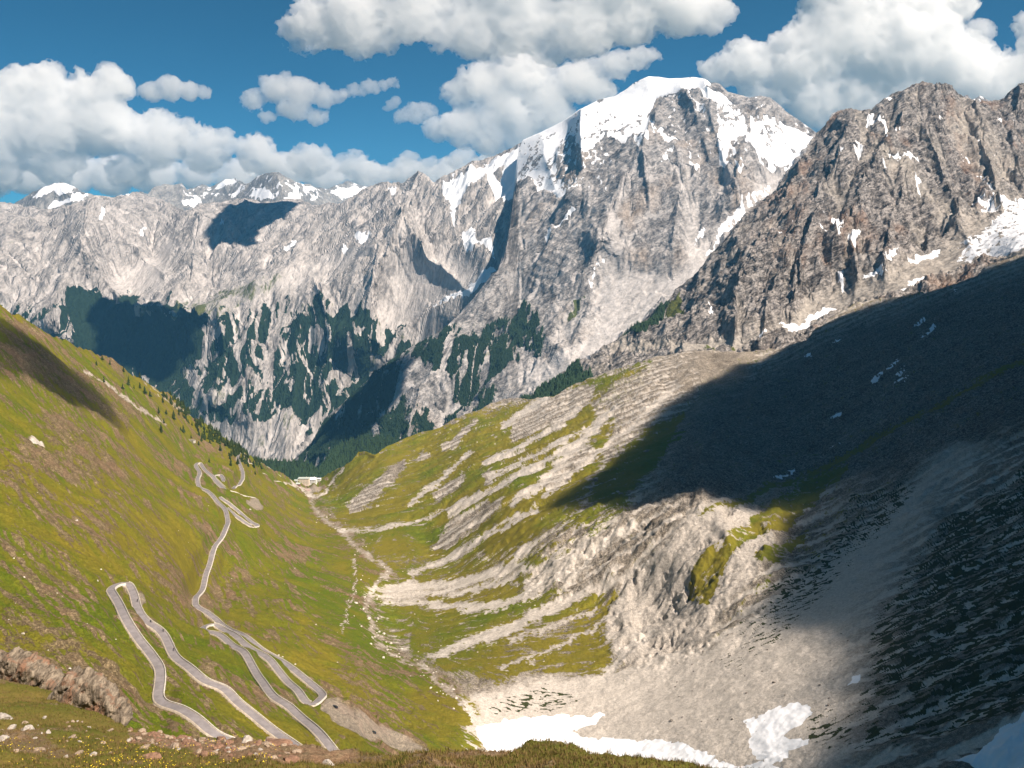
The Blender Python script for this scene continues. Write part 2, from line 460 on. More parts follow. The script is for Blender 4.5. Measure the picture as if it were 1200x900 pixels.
# slope-aligned coordinates: s along the contour, t up the slope; the right slope curves round into the head of the valley
ang = np.radians(18 - 55 * sstep(600, 1000, U) * sstep(560, 800, V)) * right + np.radians(12) * (1 - right)
ca, sa = np.cos(ang), np.sin(ang)
def streak(across, along, seed, o=3):
    # noise stretched along the measured fall line of every vertex, blended from fixed directions
    out = 0; wsum = 0
    L = np.hypot(gxs, gys) + 1e-6
    a = AFALL
    for k in range(8):
        th = -math.pi / 2 + k * math.pi / 8
        w = np.maximum(0, np.cos(a - th) ** 2 - .80) ** 1.0
        if w.max() <= 0: continue
        tx, ty = math.cos(th), math.sin(th)
        s_ = (-ty * X + tx * Y_); t_ = (tx * X + ty * Y_)
        n = fbm2(s_ / across, t_ / along, o, seed)
        out = out + n * w; wsum = wsum + w
    return out / (wsum + 1e-6)
def smooth(a, n):
    for _ in range(n):
        a = (a + np.roll(a, 1, 0) + np.roll(a, -1, 0) + np.roll(a, 1, 1) + np.roll(a, -1, 1)) / 5
    return a
gxs, gys = smooth(gx, 20), smooth(gy, 20)
# fall line: on the right the surface's own, on the left the line the turf strips follow
pu = np.gradient(L1.P, axis=1); pv = np.gradient(L1.P, axis=0) * (1.3 / np.gradient(V, axis=0))[..., None]
tl = pu + pv * .68
tl = np.stack([smooth(tl[..., 0], 30), smooth(tl[..., 1], 30)], -1)
ar = np.arctan2(gys, gxs); al_ = np.arctan2(tl[..., 1], tl[..., 0])
AFALL = .5 * np.arctan2(np.sin(2 * ar) * right + np.sin(2 * al_) * (1 - right), np.cos(2 * ar) * right + np.cos(2 * al_) * (1 - right))
st1 = streak(9, 90, 21); st2 = streak(3.5, 40, 22); st3 = streak(24, 220, 23); st4 = streak(1.7, 14, 24)

def PM(pts, soft=4): return poly_mask(Uw, Vw, pts, soft)
def LM(pts, w, soft=2.0): return line_mask(Uw, Vw, pts, w, soft)
crag1 = np.maximum(PM([(708,745),(716,705),(740,680),(765,652),(785,632),(815,600),(850,588),(885,598),(905,640),(880,690),(845,715),(832,750),(800,772),(760,780),(725,772)], 8), 0)
crag2 = PM([(610,690),(640,640),(690,600),(740,575),(790,560),(830,575),(800,610),(760,640),(720,670),(690,690),(650,700)], 12)
crag3 = PM([(905,590),(950,570),(1010,565),(1020,600),(985,640),(950,680),(900,715),(860,715),(880,670)], 8)
crag4 = PM([(700,490),(690,475),(720,448),(760,428),(800,413),(870,414),(850,435),(800,462),(770,482),(735,492)], 8)
crag5 = PM([(570,540),(600,510),(640,480),(680,462),(700,470),(670,500),(620,530)], 8) * .6
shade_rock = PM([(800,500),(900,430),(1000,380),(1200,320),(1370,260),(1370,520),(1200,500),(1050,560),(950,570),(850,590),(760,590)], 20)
rough = np.clip(crag1 * 1.0 + crag2 * .75 + crag3 * .5 + crag4 * .45 + crag5 * .4 + shade_rock * .45, 0, 1)
leftrock = PM([(60,480),(110,500),(140,540),(120,590),(90,560),(50,560),(20,600),(0,560),(20,520)], 18) + PM([(0,380),(90,430),(170,480),(150,510),(80,480),(0,430)], 12) + PM([(0,690),(60,715),(120,760),(165,800),(150,830),(80,800),(0,765)], 14)
leftrock = np.clip(leftrock, 0, 1) * (1 - right)

gul = gullies(X, Y_, gxs.astype(f32), gys.astype(f32), 75, 5, .55, 1.3)
gul2 = gullies(X, Y_, gxs.astype(f32), gys.astype(f32), 26, 3, .55, 1.3)
rid = fbm2(X / 38, Y_ / 38, 5, 31, .55, ridged=True)
rid3 = fbm3(X / 22, Y_ / 22, Z / 22, 4, .55, True)
floor_ = np.exp(-(np.abs(U - su) / 60) ** 2) * sstep(570, 640, V)
fan = PM([(430,690),(520,640),(640,700),(720,760),(700,800),(560,830),(470,770)], 25) + PM([(560,830),(700,790),(860,750),(960,650),(1060,580),(1060,700),(1000,900),(700,900)], 25)
calm = np.clip(1 - .85 * floor_ - .8 * fan, .08, 1)
disp = calm * right * (gul * 5 + gul2 * 1.6) + (1 - right) * calm * (gul * 5.5 + gul2 * 1.6)
disp += n45 * 5 * calm + n12 * 1.1 + n4 * .22
disp += st1 * 1.2 * calm
disp += rough * (1 - .45 * crag1) * ((rid - .1) * 7 + rid3 * 3.0 + np.abs(n12) * 3)
h3 = fbm3(X / 23, Y_ / 23, Z / 23, 4, .6, False, 4)
disp -= (crag1 + .6 * crag2) * 10 * sstep(.12, .42, h3)
disp += leftrock * (np.abs(n12) * 6 + rid3 * 2.5)
disp *= np.clip(L1.Y / 500, .45, 1.2)
# fade the left-hand far edge so the skyline keeps its line
L1.P[..., 2] += disp

# ------------------------------------------------------------------ road line
R_main = [(300,880),(284,872),(268,864.5),(250,857),(230,846),(210,837),(196,832),(188,825),(185,815),(187,802),(187,785),(177,767),(162,747),(147,725),(139,706),(132,695),(129.5,688.5),(138,684.5),(149,686),(156,695),(161,710),(172,727),(192,748),(207,770),(230,790),(260,807),(280,825),(315,852),(345,872),(372,890)]
R_low = [(412,886),(397,875),(370,855),(340,832),(320,817),(307,798),(296,779),(285,765),(271,754),(256,744.5),(243,739),(237,735.5),(240,732.5),(250,732.5),(264,738.5),(282,750.5),(309,769),(327,786),(344,803),(358,818),(369,822.5),(377.5,819),(375,811.5),(352,792),(327,771.5),(302,755.5),(277,740.5),(252,725.5),(238,717),(229,709.5),(231,701),(236.5,691),(241,676),(245.5,660),(250,647),(258,632),(265,619),(266.5,606),(262,594.5),(252,583.5),(242,574),(233.5,568.5),(231.5,562),(234,555),(231,548.5),(229.5,544.5),(233.5,543),(238,549),(245,556),(255,563.5),(267,571.5),(280,577),(290,581.5),(301,585)]
R_spur = [(257,582.5),(270,591),(283,601),(294,611),(302,619),(297,618.5),(285,610),(272,600.5),(265,594)]
R_loop = [(263,573),(256,566.5),(250,559.5),(252.5,556.5),(258.5,557),(262,563.5)]
R_up = [(273.5,570.5),(282,565),(284.5,558),(284,551),(281.5,545),(279,538),(279.5,532),(282.5,529.5),(287,535),(293,543),(300,550),(310,557),(320,562),(333,567)]
R_end = [(300,541),(307,544.5),(317,550.5),(328,557.5)]
def densify(pts, step=2.0):
    p = np.array(pts, float); 
    # Catmull-Rom
    P = np.vstack([2 * p[0] - p[1], p, 2 * p[-1] - p[-2]]); out = []
    for i in range(1, len(P) - 2):
        n = max(2, int(np.linalg.norm(P[i + 1] - P[i]) / step))
        for t in np.arange(n) / n:
            out.append(.5 * ((2 * P[i]) + (-P[i - 1] + P[i + 1]) * t + (2 * P[i - 1] - 5 * P[i] + 4 * P[i + 1] - P[i + 2]) * t * t + (-P[i - 1] + 3 * P[i] - 3 * P[i + 1] + P[i + 2]) * t ** 3))
    out.append(P[-2]); return np.array(out)
def road3d(pts):
    d = densify(pts)
    q = np.array([L1.at(a, b) for a, b in d])
    # resample evenly, smooth the height profile and, slightly, the line
    s_ = np.concatenate([[0], np.cumsum(np.linalg.norm(np.diff(q[:, :2], axis=0), axis=1))])
    n = max(6, int(s_[-1] / 2.5)); t = np.linspace(0, s_[-1], n)
    q = np.stack([np.interp(t, s_, q[:, k]) for k in range(3)], 1)
    for it in range(60):
        q[1:-1, 2] = (q[:-2, 2] + q[1:-1, 2] * 2 + q[2:, 2]) / 4
        if it < 3: q[1:-1, :2] = (q[:-2, :2] + q[1:-1, :2] * 2 + q[2:, :2]) / 4
    return q
roads = [road3d(r) for r in (R_main, R_low, R_spur, R_loop, R_up, R_end)]
HW = 2.5
allp = np.concatenate(roads)
ii = np.nonzero((L1.U > 105) & (L1.U < 440) & (L1.V > 515) & (L1.V < 905))
vx, vy = L1.P[ii][:, 0], L1.P[ii][:, 1]
best = np.full(len(vx), 1e9); bz = np.zeros(len(vx))
for k in range(0, len(vx), 20000):
    dx = vx[k:k + 20000, None].astype(f32) - allp[None, :, 0].astype(f32); dy = vy[k:k + 20000, None].astype(f32) - allp[None, :, 1].astype(f32)
    d = np.sqrt(dx * dx + dy * dy)
    j = d.argmin(1); best[k:k + 20000] = d[np.arange(len(j)), j]
    w = 1 / (d + .5) ** 4
    near = d < (d.min(1)[:, None] + 1.5)
    bz[k:k + 20000] = allp[j, 2]
k1 = 1 - sstep(HW + 2.2, HW + 9, best)
zz = L1.P[..., 2][ii]
zz = zz + (bz - .75 - zz) * k1
L1.P[..., 2][ii] = zz
roadside = np.zeros(L1.U.shape, f32); roadside[ii] = 1 - sstep(HW + .2, HW + 1.1, best + n4[ii] * .6)

# ------------------------------------------------------------------ what covers the valley
veg = np.ones(U.shape, f32) * .82
# bare tan strips on the left slope
lb = sstep(.02, .26, st1 + .40 * n45) * .50 + sstep(.02, .20, st2 + n45 * .6) * .50
lb += leftrock * (.35 + n12 * .5)
veg_l = .90 - lb + .22 * st4 + .12 * n4
# right slope
vr = np.zeros(U.shape, f32) + .30
vr = np.maximum(vr, .92 * PM([(372,580),(382,556),(420,528),(470,515),(560,482),(625,466),(700,440),(760,422),(770,440),(720,500),(700,560),(650,620),(600,650),(520,660),(450,660),(400,620)], 12))
vr = np.maximum(vr, .80 * PM([(440,660),(560,650),(640,640),(660,690),(740,690),(720,740),(740,790),(640,800),(560,800),(500,780),(440,730)], 14))
vr = np.maximum(vr, .95 * PM([(690,570),(715,540),(760,500),(800,482),(815,500),(770,545),(735,585),(700,600)], 6))
vr -= sstep(.06, .30, st1) * .36 + sstep(.08, .35, st2) * .25
vr -= sstep(.12, .3, st3) * .25
vr += .28 * n12 + .30 * st4
# pale debris tongues and rock ribs, placed where the slope carries them
def bare(m, k=1.0):
    global vr; vr = vr * (1 - np.clip(m * k, 0, 1))
for pts in ([(515,525),(540,505),(555,492),(562,493),(545,508),(535,525),(520,528)], [(405,592),(430,570),(455,550),(475,538),(476,546),(465,562),(450,575),(430,592),(412,602)],
            [(480,539),(500,530),(505,532),(490,541)], [(508,578),(530,562),(546,553),(545,562),(525,580),(510,588)], [(564,556),(578,550),(584,560),(570,570)],
            [(505,642),(528,612),(560,592),(590,582),(585,596),(552,620),(520,643)], [(640,490),(665,470),(690,465),(680,482),(655,505)],
            [(600,500),(625,478),(660,458),(700,450),(690,475),(640,500),(600,520)], [(640,560),(660,545),(690,520),(700,530),(670,560),(640,580)]):
    bare(PM(pts, 3), .95)
tong = [([(430,692),(460,690),(520,686),(560,678),(600,665),(618,645)], [9,12,9,10,14,16]), ([(440,700),(480,697),(520,696),(560,690),(600,678),(640,662),(680,640),(720,612)], [5,5,5,6,6,9,9,10]),
        ([(450,706),(490,704),(515,711),(560,712),(600,705),(640,690),(690,668)], [4,4,5,9,10,8,6]), ([(400,622),(440,622),(480,615),(510,602),(540,588),(572,578)], 3.2),
        ([(480,672),(520,658),(560,635),(590,615),(632,594)], [3,4,6,6,4]), ([(505,770),(530,760),(560,750),(600,736),(640,715),(700,690),(760,660)], [5,9,14,16,13,9,5]),
        ([(590,785),(640,765),(680,745),(712,728)], 3.4), ([(600,752),(640,737),(700,715)], 2.6), ([(480,592),(515,563),(550,530)], 3.6), ([(570,542),(600,530),(640,508),(680,478)], [7,6,4,3]),
        ([(575,560),(600,547),(640,527),(690,500)], [5,5,4,3]), ([(525,602),(560,582),(600,562),(640,540),(700,505)], [2,4,7,7,4]), ([(590,500),(612,484),(640,466)], 7),
        ([(635,582),(660,560),(700,530),(740,500),(792,455)], [3,5,3,4,6]), ([(600,592),(640,562),(690,508),(720,480)], [5,9,10,6]), ([(620,690),(650,672),(690,650),(740,622)], [10,16,12,6]),
        ([(700,800),(730,770),(760,745)], 7)]
tm = np.zeros(U.shape, f32)
for p_, w_ in tong:
    w_ = [q * .8 for q in (w_ if isinstance(w_, list) else [w_] * len(p_))]; m_ = LM(p_, w_, 5.0); bare(m_, .9); tm = np.maximum(tm, m_)
screeR = PM([(545,815),(620,797),(700,790),(830,762),(900,705),(960,665),(1050,585),(1120,520),(1200,520),(1370,500),(1370,960),(540,960)], 10)
vr = vr * (1 - screeR) 
vr = vr * (1 - .75 * crag1) * (1 - .55 * crag2) + crag2 * .12 * sstep(0, .3, n12)
vr = vr * (1 - .62 * crag4)
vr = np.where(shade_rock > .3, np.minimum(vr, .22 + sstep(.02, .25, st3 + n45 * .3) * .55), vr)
P1 = PM([(806,690),(815,662),(838,640),(868,622),(900,602),(930,575),(962,556),(1000,545),(965,582),(942,602),(920,628),(884,640),(852,655),(842,690),(826,716),(810,706)], 3)
P2 = PM([(880,662),(918,645),(950,618),(942,642),(905,668),(886,668)], 3)
band = LM([(820,610),(867,593),(930,567),(1000,532),(1050,502),(1100,480),(1150,450),(1205,422),(1370,330)], [3,7,9,8,6,7,8,9,10], 4)
tx_, ty_ = .965, -.262; wz_ = n45 * 9; scl_ = fbm2((-ty_ * X + tx_ * Y_ + wz_) / 3.4, (tx_ * X + ty_ * Y_) / 9.0, 4, 41); clump = sstep(.03, .18, scl_ + .30 * n45 + .16 * sstep(990, 1100, U)) * (PM([(840,790),(860,730),(930,690),(980,640),(1010,600),(1050,560),(1075,570),(1040,620),(985,680),(930,735),(870,790)], 14) * .95 +
        PM([(1005,835),(1022,775),(1020,730),(1050,680),(1100,620),(1200,545),(1370,500),(1370,815),(1200,838),(1110,860),(1030,872),(950,875),(945,838)], 22) * 1.1 +
        PM([(560,825),(640,805),(680,815),(660,835),(580,835)], 6) * .8 + PM([(960,640),(1000,570),(1030,580),(990,650),(930,700),(880,710)], 12) * .8)
hole = .6 * sstep(.02, .30, n12 + .8 * st2) ; vr = np.maximum.reduce([vr, P1 * (.98 - hole), P2 * (.95 - hole), band * (.8 - hole * .6), .72 * PM([(600,660),(650,600),(700,560),(760,545),(740,600),(690,640),(640,680)], 14) * sstep(-.25, .15, n45 - st2)])
vr = np.maximum(vr, .85 * PM([(380,556),(400,547),(420,530),(432,532),(412,560),(395,575),(378,590),(370,585)], 4))
vr = vr + (.35 * st4 + .22 * n4 + .25 * n12) * np.clip(4 * vr * (1 - vr), 0, 1)
veg = veg_l * (1 - right) + vr * right
# stream gravel, gravel lot, path to the hotel, bare patches
grav = LM([(p[0], p[1]) for p in stream[:-1]], [.8,1.6,2.5,2.6,3.4,4,4,3,3.4,4,4,3,3,3.4,4,6,9], 4.0) * (.75 + n12 * .9 + n4 * .5)
lot = poly_mask(U, V, [(374,827),(384,823),(396,827),(418,840),(440,850),(470,863),(502,877),(503,884),(470,882),(440,869),(410,852),(388,839)], 1.5)
lot = np.maximum(lot, poly_mask(U, V, [(288,586),(300,585),(309,594),(306,598),(298,598),(289,590)], 1.2))
lot = np.maximum(lot, .8 * poly_mask(U, V, [(224,727),(233,731),(238,736),(232,737)], 1.2))
lot = np.maximum(lot, .8 * poly_mask(U, V, [(161,697),(170,706),(172,714),(166,712)], 1.2))
lot = np.maximum(lot, .95 * poly_mask(U, V, [(357,573),(370,571),(378,571),(374,577),(366,579),(358,578)], 1.2))
paths = LM([(333,566),(345,567),(354,574),(362,582),(372,584),(382,576),(389,566),(395,556),(402,548)], 2.2, 1.2)
paths = np.maximum(paths, LM([(415,655),(417,690),(405,715),(402,740)], 1.2, 1))
paths = np.maximum(paths, .8 * LM([(100,437),(128,452),(150,470),(172,485),(195,497)], 1.8, 1.2))
paths = np.maximum(paths, .7 * LM([(140,420),(165,440),(200,472),(230,490)], 2.2, 1.5)) * 1.0
white = PM([(31,517),(44,515),(53,524),(50,530),(40,528)], 2) * .75
terr = np.clip(grav + lot + paths + roadside * .9 + white, 0, 1)
veg = veg * (1 - terr)
veg = np.where((veg_l > .5) & (right < .5), veg, veg)
# snow lying in the bowl and in the gullies
sn = np.zeros(U.shape, f32)
Us, Vs = U + sd_noise(L1, 8, 61, 3) * 5, V + sd_noise(L1, 8, 62, 3) * 5
for pts in ([(557,850),(580,847),(610,843),(640,840),(655,838),(688,839),(703,834),(709,838),(700,846),(685,853),(668,858),(690,866),(720,864),(745,867),(770,865),(795,871),(820,880),(838,887),(820,897),(760,897),(720,890),(700,890),(675,880),(650,878),(620,880),(590,888),(575,883),(562,868)],
            [(872,846),(890,838),(915,828),(935,823),(950,827),(951,838),(942,848),(926,855),(918,862),(930,867),(948,866),(945,874),(922,880),(925,890),(905,896),(886,888),(878,872),(880,860)],
            [(828,889),(860,893),(900,893),(918,905),(840,915)], [(1110,894),(1140,886),(1160,870),(1175,856),(1202,838),(1250,800),(1300,880),(1190,900)], [(991,804),(999,793),(1011,790),(1005,800)],
            [(1077,402),(1084,396),(1093,380),(1097,379),(1094,390),(1086,399)], [(1067,386),(1080,377),(1085,374),(1082,379)], [(1017,452),(1032,440),(1036,440),(1026,451)], [(1042,454),(1062,444),(1063,446),(1048,454)],
            [(967,494),(983,483),(986,484),(974,493)], [(971,530),(984,521),(986,523),(977,529)], [(906,567),(928,553),(932,553),(915,566)], [(1050,440),(1060,433),(1062,435),(1052,441)], [(1038,436),(1052,423),(1054,425),(1042,436)],
            [(943,419),(948,416),(951,419),(945,421)], [(1112,343),(1122,339),(1122,341)], [(975,402),(986,398),(987,400),(978,403)]):
    sn = np.maximum(sn, poly_mask(Us, Vs, pts, .9))
tone = .58 + n45 * .35 + n12 * .45 + st2 * .5 + st1 * .35
tone = tone * (1 - crag1) + crag1 * (1.15 + n12 * .6)
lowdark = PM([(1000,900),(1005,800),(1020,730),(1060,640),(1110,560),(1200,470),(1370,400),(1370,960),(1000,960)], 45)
tone = tone * (1 - .5 * shade_rock) * (1 - .72 * lowdark)  # right slope and lower-right corner darkened, cloud shade put into the rock tone
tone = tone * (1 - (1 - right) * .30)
tone = tone * (1 - .35 * np.clip(grav, 0, 1) - .35 * lot)
tone = tone * (1 - tm) + tm * (.78 + n12 * .6)
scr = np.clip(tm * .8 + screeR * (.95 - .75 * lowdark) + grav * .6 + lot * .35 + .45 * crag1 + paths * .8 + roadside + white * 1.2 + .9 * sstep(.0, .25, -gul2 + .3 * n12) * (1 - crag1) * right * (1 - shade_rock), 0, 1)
green = .46 + n200 * 1.3 + n45 * .9 + .5 * sstep(.1, .5, -st1) - .25 * right
green += .5 * PM([(330,640),(420,660),(430,720),(455,780),(520,830),(540,870),(480,850),(400,760),(340,700)], 30) * (.6 + n45)
green += .55 * PM([(160,500),(220,540),(300,600),(300,660),(240,620),(180,560)], 20)
green -= .5 * PM([(330,700),(400,740),(450,800),(420,850),(360,790)], 25) + .35 * PM([(180,600),(230,610),(225,700),(170,680)], 20)
rust = (1 - right) * sstep(.0, .3, n45) * .35
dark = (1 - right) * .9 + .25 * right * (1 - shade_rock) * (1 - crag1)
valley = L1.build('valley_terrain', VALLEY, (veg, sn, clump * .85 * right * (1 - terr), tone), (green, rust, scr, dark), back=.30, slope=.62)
valley['kind'] = 'structure'; valley['label'] = 'alpine valley with green left slope and grey scree right slope'

# ================================================================== CRAG ON THE RIGHT
sil2 = [(560,520),(600,482),(625,468),(640,456),(660,442),(700,420),(718,408),(735,395),(765,370),(790,348),(815,325),(828,310),(840,295),(858,278),(870,262),(888,246),(905,228),
        (915,218),(925,205),(935,190),(950,172),(960,158),(968,150),(978,138),(988,131),(1005,129),(1018,129),(1024,131),(1035,123),(1048,114),(1058,110),(1066,104),(1075,101),(1090,101),
        (1097,103),(1105,99),(1112,100),(1119,103),(1125,110),(1135,116),(1145,122),(1155,119),(1165,120),(1180,116),(1185,110),(1200,101),(1230,90),(1300,105),(1450,150)]
ctrl2 = [(600,482,2850),(660,442,2900),(720,440,2600),(735,395,2950),(815,325,3060),(888,246,3200),(940,185,3300),(1005,129,3380),(1075,101,3450),(1105,99,3450),(1145,122,3550),(1200,101,3500),(1400,120,3300),
         (850,400,2500),(900,370,2600),(800,400,2600),(950,350,2620),(950,395,2400),(1000,300,2760),(1000,345,2560),(1080,300,2640),(1100,335,2400),(1150,250,2900),(1200,238,2850),(1200,292,2250),
         (1050,200,3080),(950,250,2980),(870,300,2880),(1150,180,3180),(1300,240,2750),(1300,280,2200),(900,412,2350),(800,420,2450),(640,500,2500),(700,460,2450),(900,460,2250),(1200,340,2150),(1060,360,2300)]
ridges2 = [([(1005,129),(990,180),(960,240),(900,300),(850,340)], .035, 45, 16), ([(1105,99),(1090,160),(1110,220),(1130,270)], .03, 35, 18), ([(1075,101),(1055,150),(1030,200),(1000,250),(985,290)], .03, 30, 14),
           ([(940,190),(925,240),(880,290)], .03, 30, 10), ([(830,318),(815,350),(805,400)], .025, 25, 8), ([(870,330),(862,360),(858,398)], .02, 25, 7), ([(920,310),(905,350),(895,390)], .02, 22, 7),
           ([(1145,122),(1155,180),(1170,230)], .025, 25, 14), ([(1060,230),(1045,270),(1040,310)], .02, 20, 10), ([(780,365),(760,395),(745,425)], .015, 18, 9), ([(1200,101),(1190,160),(1200,210)], .02, 25, 14),
           ([(960,270),(945,310),(935,350)], .02, 20, 8), ([(1010,270),(1003,300),(1000,330)], .015, 18, 8)]
L2 = Layer(sil2, [(560, 560), (700, 500), (850, 450), (1000, 410), (1200, 360), (1450, 330)], ctrl2, 575, 1370, 1.1, ridges2)
def top_fade(L, px, lo=.35):
    return lo + (1 - lo) * sstep(0, px, L.V - L.V[:1])
def crag_relief(L, big, amp, seed, lim=None):
    X, Y, Z = [L.P[..., k].astype(f32) for k in range(3)]
    gx, gy = L.gradient(); gx = smooth(gx, 8).astype(f32); gy = smooth(gy, 8).astype(f32)
    g = gullies(X + seed * 100, Y, gx, gy, big, 5, .55, 1.2)
    r = fbm3(X / (big * .55), Y / (big * .55), Z / (big * .55), 6, .58, True, seed)
    r2 = fbm2(X / (big * 1.6), Y / (big * 1.6), 4, seed)
    return g, r, r2
g2, r2, b2 = crag_relief(L2, 190, 1, 1)
U, V = L2.U, L2.V
nA = sd_noise(L2, 60, 71); nB = sd_noise(L2, 16, 72); nC = sd_noise(L2, 220, 73)
Uw = U + nA * 8 + nB * 5; Vw = V + sd_noise(L2, 60, 74) * 8 + sd_noise(L2, 16, 75) * 5
glac = poly_mask(Uw, Vw, [(1195,233),(1370,180),(1370,300),(1200,305),(1150,315),(1080,345),(1000,365),(940,392),(860,414),(800,420),(790,412),(850,400),(910,385),(960,350),(1040,325),(1080,300),(1110,285),(1150,255)], 10)
L2.P[..., 2] += (1 - .9 * glac) * top_fade(L2, 14) * (g2 * 30 + (r2 - .05) * 50 + b2 * 30) + glac * sd_noise(L2, 40, 76) * 8
L2.P[..., 1] += (1 - .9 * glac) * (r2 * 30)
# level bedding steps in the rock
Zc = L2.P[..., 2] + U * .35
strat = np.abs(((Zc / 26 + fbm2(L2.P[..., 0] / 150, L2.P[..., 1] / 150, 3, 9) * 1.5) % 1) - .5) * 2
L2.P[..., 1] += (1 - glac) * strat * 6
veg2 = np.zeros(U.shape, f32) + .9 * poly_mask(Uw, Vw, [(783,372),(800,360),(802,378),(785,385)], 2) + .8 * poly_mask(Uw, Vw, [(815,412),(850,405),(870,418),(830,420)], 3)
fo2 = poly_mask(Uw, Vw, [(610,485),(640,458),(690,428),(740,398),(770,375),(785,372),(770,395),(740,415),(700,440),(690,470),(620,500)], 5) * .95
fo2 = fo2 * (1 - .8 * poly_mask(Uw, Vw, [(675,440),(720,410),(745,410),(740,430),(690,455)], 4))
sn2 = .85 * sstep(.30, .40, nB + .35 * nA - .3 * r2) * (V < 400) * sstep(-.1, .25, nC)
for pts in ([(1017,138),(1023,137),(1028,148),(1040,152),(1055,158),(1057,163),(1045,160),(1030,152),(1018,147)], [(1008,178),(1012,176),(1014,190),(1008,195),(1003,183)], [(1040,185),(1055,190),(1068,198),(1080,199),(1070,203),(1052,197)],
            [(1037,200),(1042,203),(1043,212),(1038,210)], [(1075,218),(1082,225),(1080,236),(1077,230)], [(975,262),(985,265),(990,275),(985,290),(978,280)], [(998,282),(1012,285),(1006,294),(1000,292)], [(995,280),(984,290),(980,300)],
            [(1140,248),(1155,243),(1165,240),(1172,245),(1160,252)], [(1150,210),(1156,215),(1170,238),(1166,240),(1158,225)], [(1143,170),(1150,167),(1148,174)], [(1170,150),(1178,152),(1177,157)], [(985,190),(993,188),(988,195)],
            [(1100,144),(1108,147),(1102,149)], [(1060,100),(1062,112),(1060,116)], [(1172,240),(1205,232),(1370,190),(1370,270),(1200,292),(1170,305),(1150,300),(1135,308),(1120,306),(1140,285),(1120,292),(1135,278),(1160,262),(1175,250)], [(1120,303),(1140,292),(1145,295),(1130,308)], [(1063,312),(1100,293),(1104,296),(1070,315)],
            [(1035,320),(1060,306),(1050,316)], [(1043,345),(1075,330),(1105,323),(1080,338),(1050,347)], [(984,334),(992,333),(991,344),(986,342)], [(912,384),(940,376),(970,362),(985,362),(960,378),(930,390)], [(880,402),(895,395),(902,388),(897,398)], [(1010,334),(1038,325),(1030,332)],
            [(1060,345),(1120,322),(1115,330),(1080,342)], [(832,370),(836,366),(835,376),(830,377)], [(1040,130),(1055,120),(1058,122),(1045,132)], [(912,276),(917,279),(914,288)]):
    sn2 = np.maximum(sn2, .95 * poly_mask(Uw, Vw, pts, 1.2) + .25 * (nB - .1) * 0)
sn2 *= 1 - .48 * poly_mask(U, V, [(1110,225),(1380,180),(1380,300),(1110,312)], 4) * sstep(-.15, .1, nB + .3 * nA)
tone2 = .50 + nA * .5 + nB * .6 + (r2) * .35 + g2 * .25
tone2 = tone2 * (1 - glac) + glac * .7
rust2 = sstep(0, .3, nC + nA * .6) * .55 * sstep(850, 950, U)
scr2 = np.clip(glac * .85 + .55 * sstep(.15, .4, -g2) + .8 * poly_mask(Uw, Vw, [(1020,160),(1060,190),(1100,240),(1140,262),(1110,275),(1080,240),(1040,200)], 8) + poly_mask(Uw, Vw, [(690,430),(800,415),(880,412),(860,400),(760,412),(700,420)], 3) + .6 * poly_mask(Uw, Vw, [(1130,115),(1200,200),(1180,250),(1110,160)], 10), 0, 1)
m = L2.build('crag_mountain', CRAG, (veg2, sn2, fo2, tone2), (.5 + 0 * U, rust2, scr2, 0 * U), back=.25, slope=.8)
m['kind'] = 'structure'; m['label'] = 'dark craggy rock mountain with snow patches above the glacier on the right'

# ================================================================== GREAT SNOWY MOUNTAIN
sil3 = [(340,545),(355,530),(365,520),(380,492),(400,475),(420,457),(445,435),(470,416),(500,400),(520,386),(545,362),(560,345),(577,322),(583,318),(590,298),(596,270),(602,225),(607,178),(612,165),(636,154),(660,142),(680,128),(700,118),
        (720,113),(732,106),(746,96),(760,89.5),(772,90),(784,92),(800,92),(814,91),(826,93),(834,98),(844,99),(854,109),(864,111),(880,115),(892,114),(904,116),(914,124),(924,134),(940,144),(954,154),(963,160),(968,150),(976,137),(984,131),(992,136),(1010,150),(1060,150),(1100,140),(1126,118),(1135,112),(1140,118),(1150,113),(1163,120),(1200,150),(1300,240)]
ctrl3 = [(760,90,6000),(700,118,6200),(610,170,6450),(834,98,5850),(904,116,5750),(960,160,5450),(992,136,6000),(1140,118,6200),(1300,240,6200),(900,205,5200),(870,240,5000),(820,300,4700),(760,360,4480),(700,420,4250),(660,450,4120),
         (700,300,4950),(600,350,5080),(650,250,5500),(700,200,5650),(750,180,5560),(780,140,5780),(800,250,5050),(600,420,4600),(520,395,4900),(570,480,4300),(500,500,4350),(450,450,4700),(385,500,4800),(355,530,4700),(450,530,4250),(592,300,5420),(603,230,6050),
         (440,560,4100),(650,490,3950),(800,400,4200),(600,560,3900),(900,300,4700)]
ridges3 = [([(682,150),(684,185),(684,205),(670,225)], .045, 45, 7), ([(760,165),(742,200),(720,240),(705,290)], .03, 45, 25), ([(826,100),(835,150),(850,200),(862,225)], .018, 30, 16),
           ([(592,300),(575,330),(560,350)], .02, 60, 12), ([(604,240),(588,275),(580,312)], .03, 40, 7), ([(560,350),(600,390),(640,400),(680,440)], .02, 60, 50), ([(806,120),(822,160),(826,175)], .01, 20, 8),
           ([(904,116),(890,150),(870,185)], .02, 30, 25), ([(520,400),(505,450),(480,500),(470,540)], .03, 50, 40), ([(640,190),(655,240),(640,300)], .02, 40, 20), ([(755,195),(757,215),(758,228)], .015, 18, 6),
           ([(700,300),(680,350),(650,390)], .015, 40, 25), ([(790,180),(800,230),(790,290)], .02, 35, 22), ([(865,200),(866,225),(850,245)], .02, 20, 8), ([(585,440),(560,480),(530,530)], .02, 40, 30), ([(430,455),(400,490),(375,530)], .02, 60, 18)]
L3 = Layer(sil3, [(340, 590), (1300, 590)], ctrl3, 340, 1210, 1.2, ridges3)
U, V = L3.U, L3.V
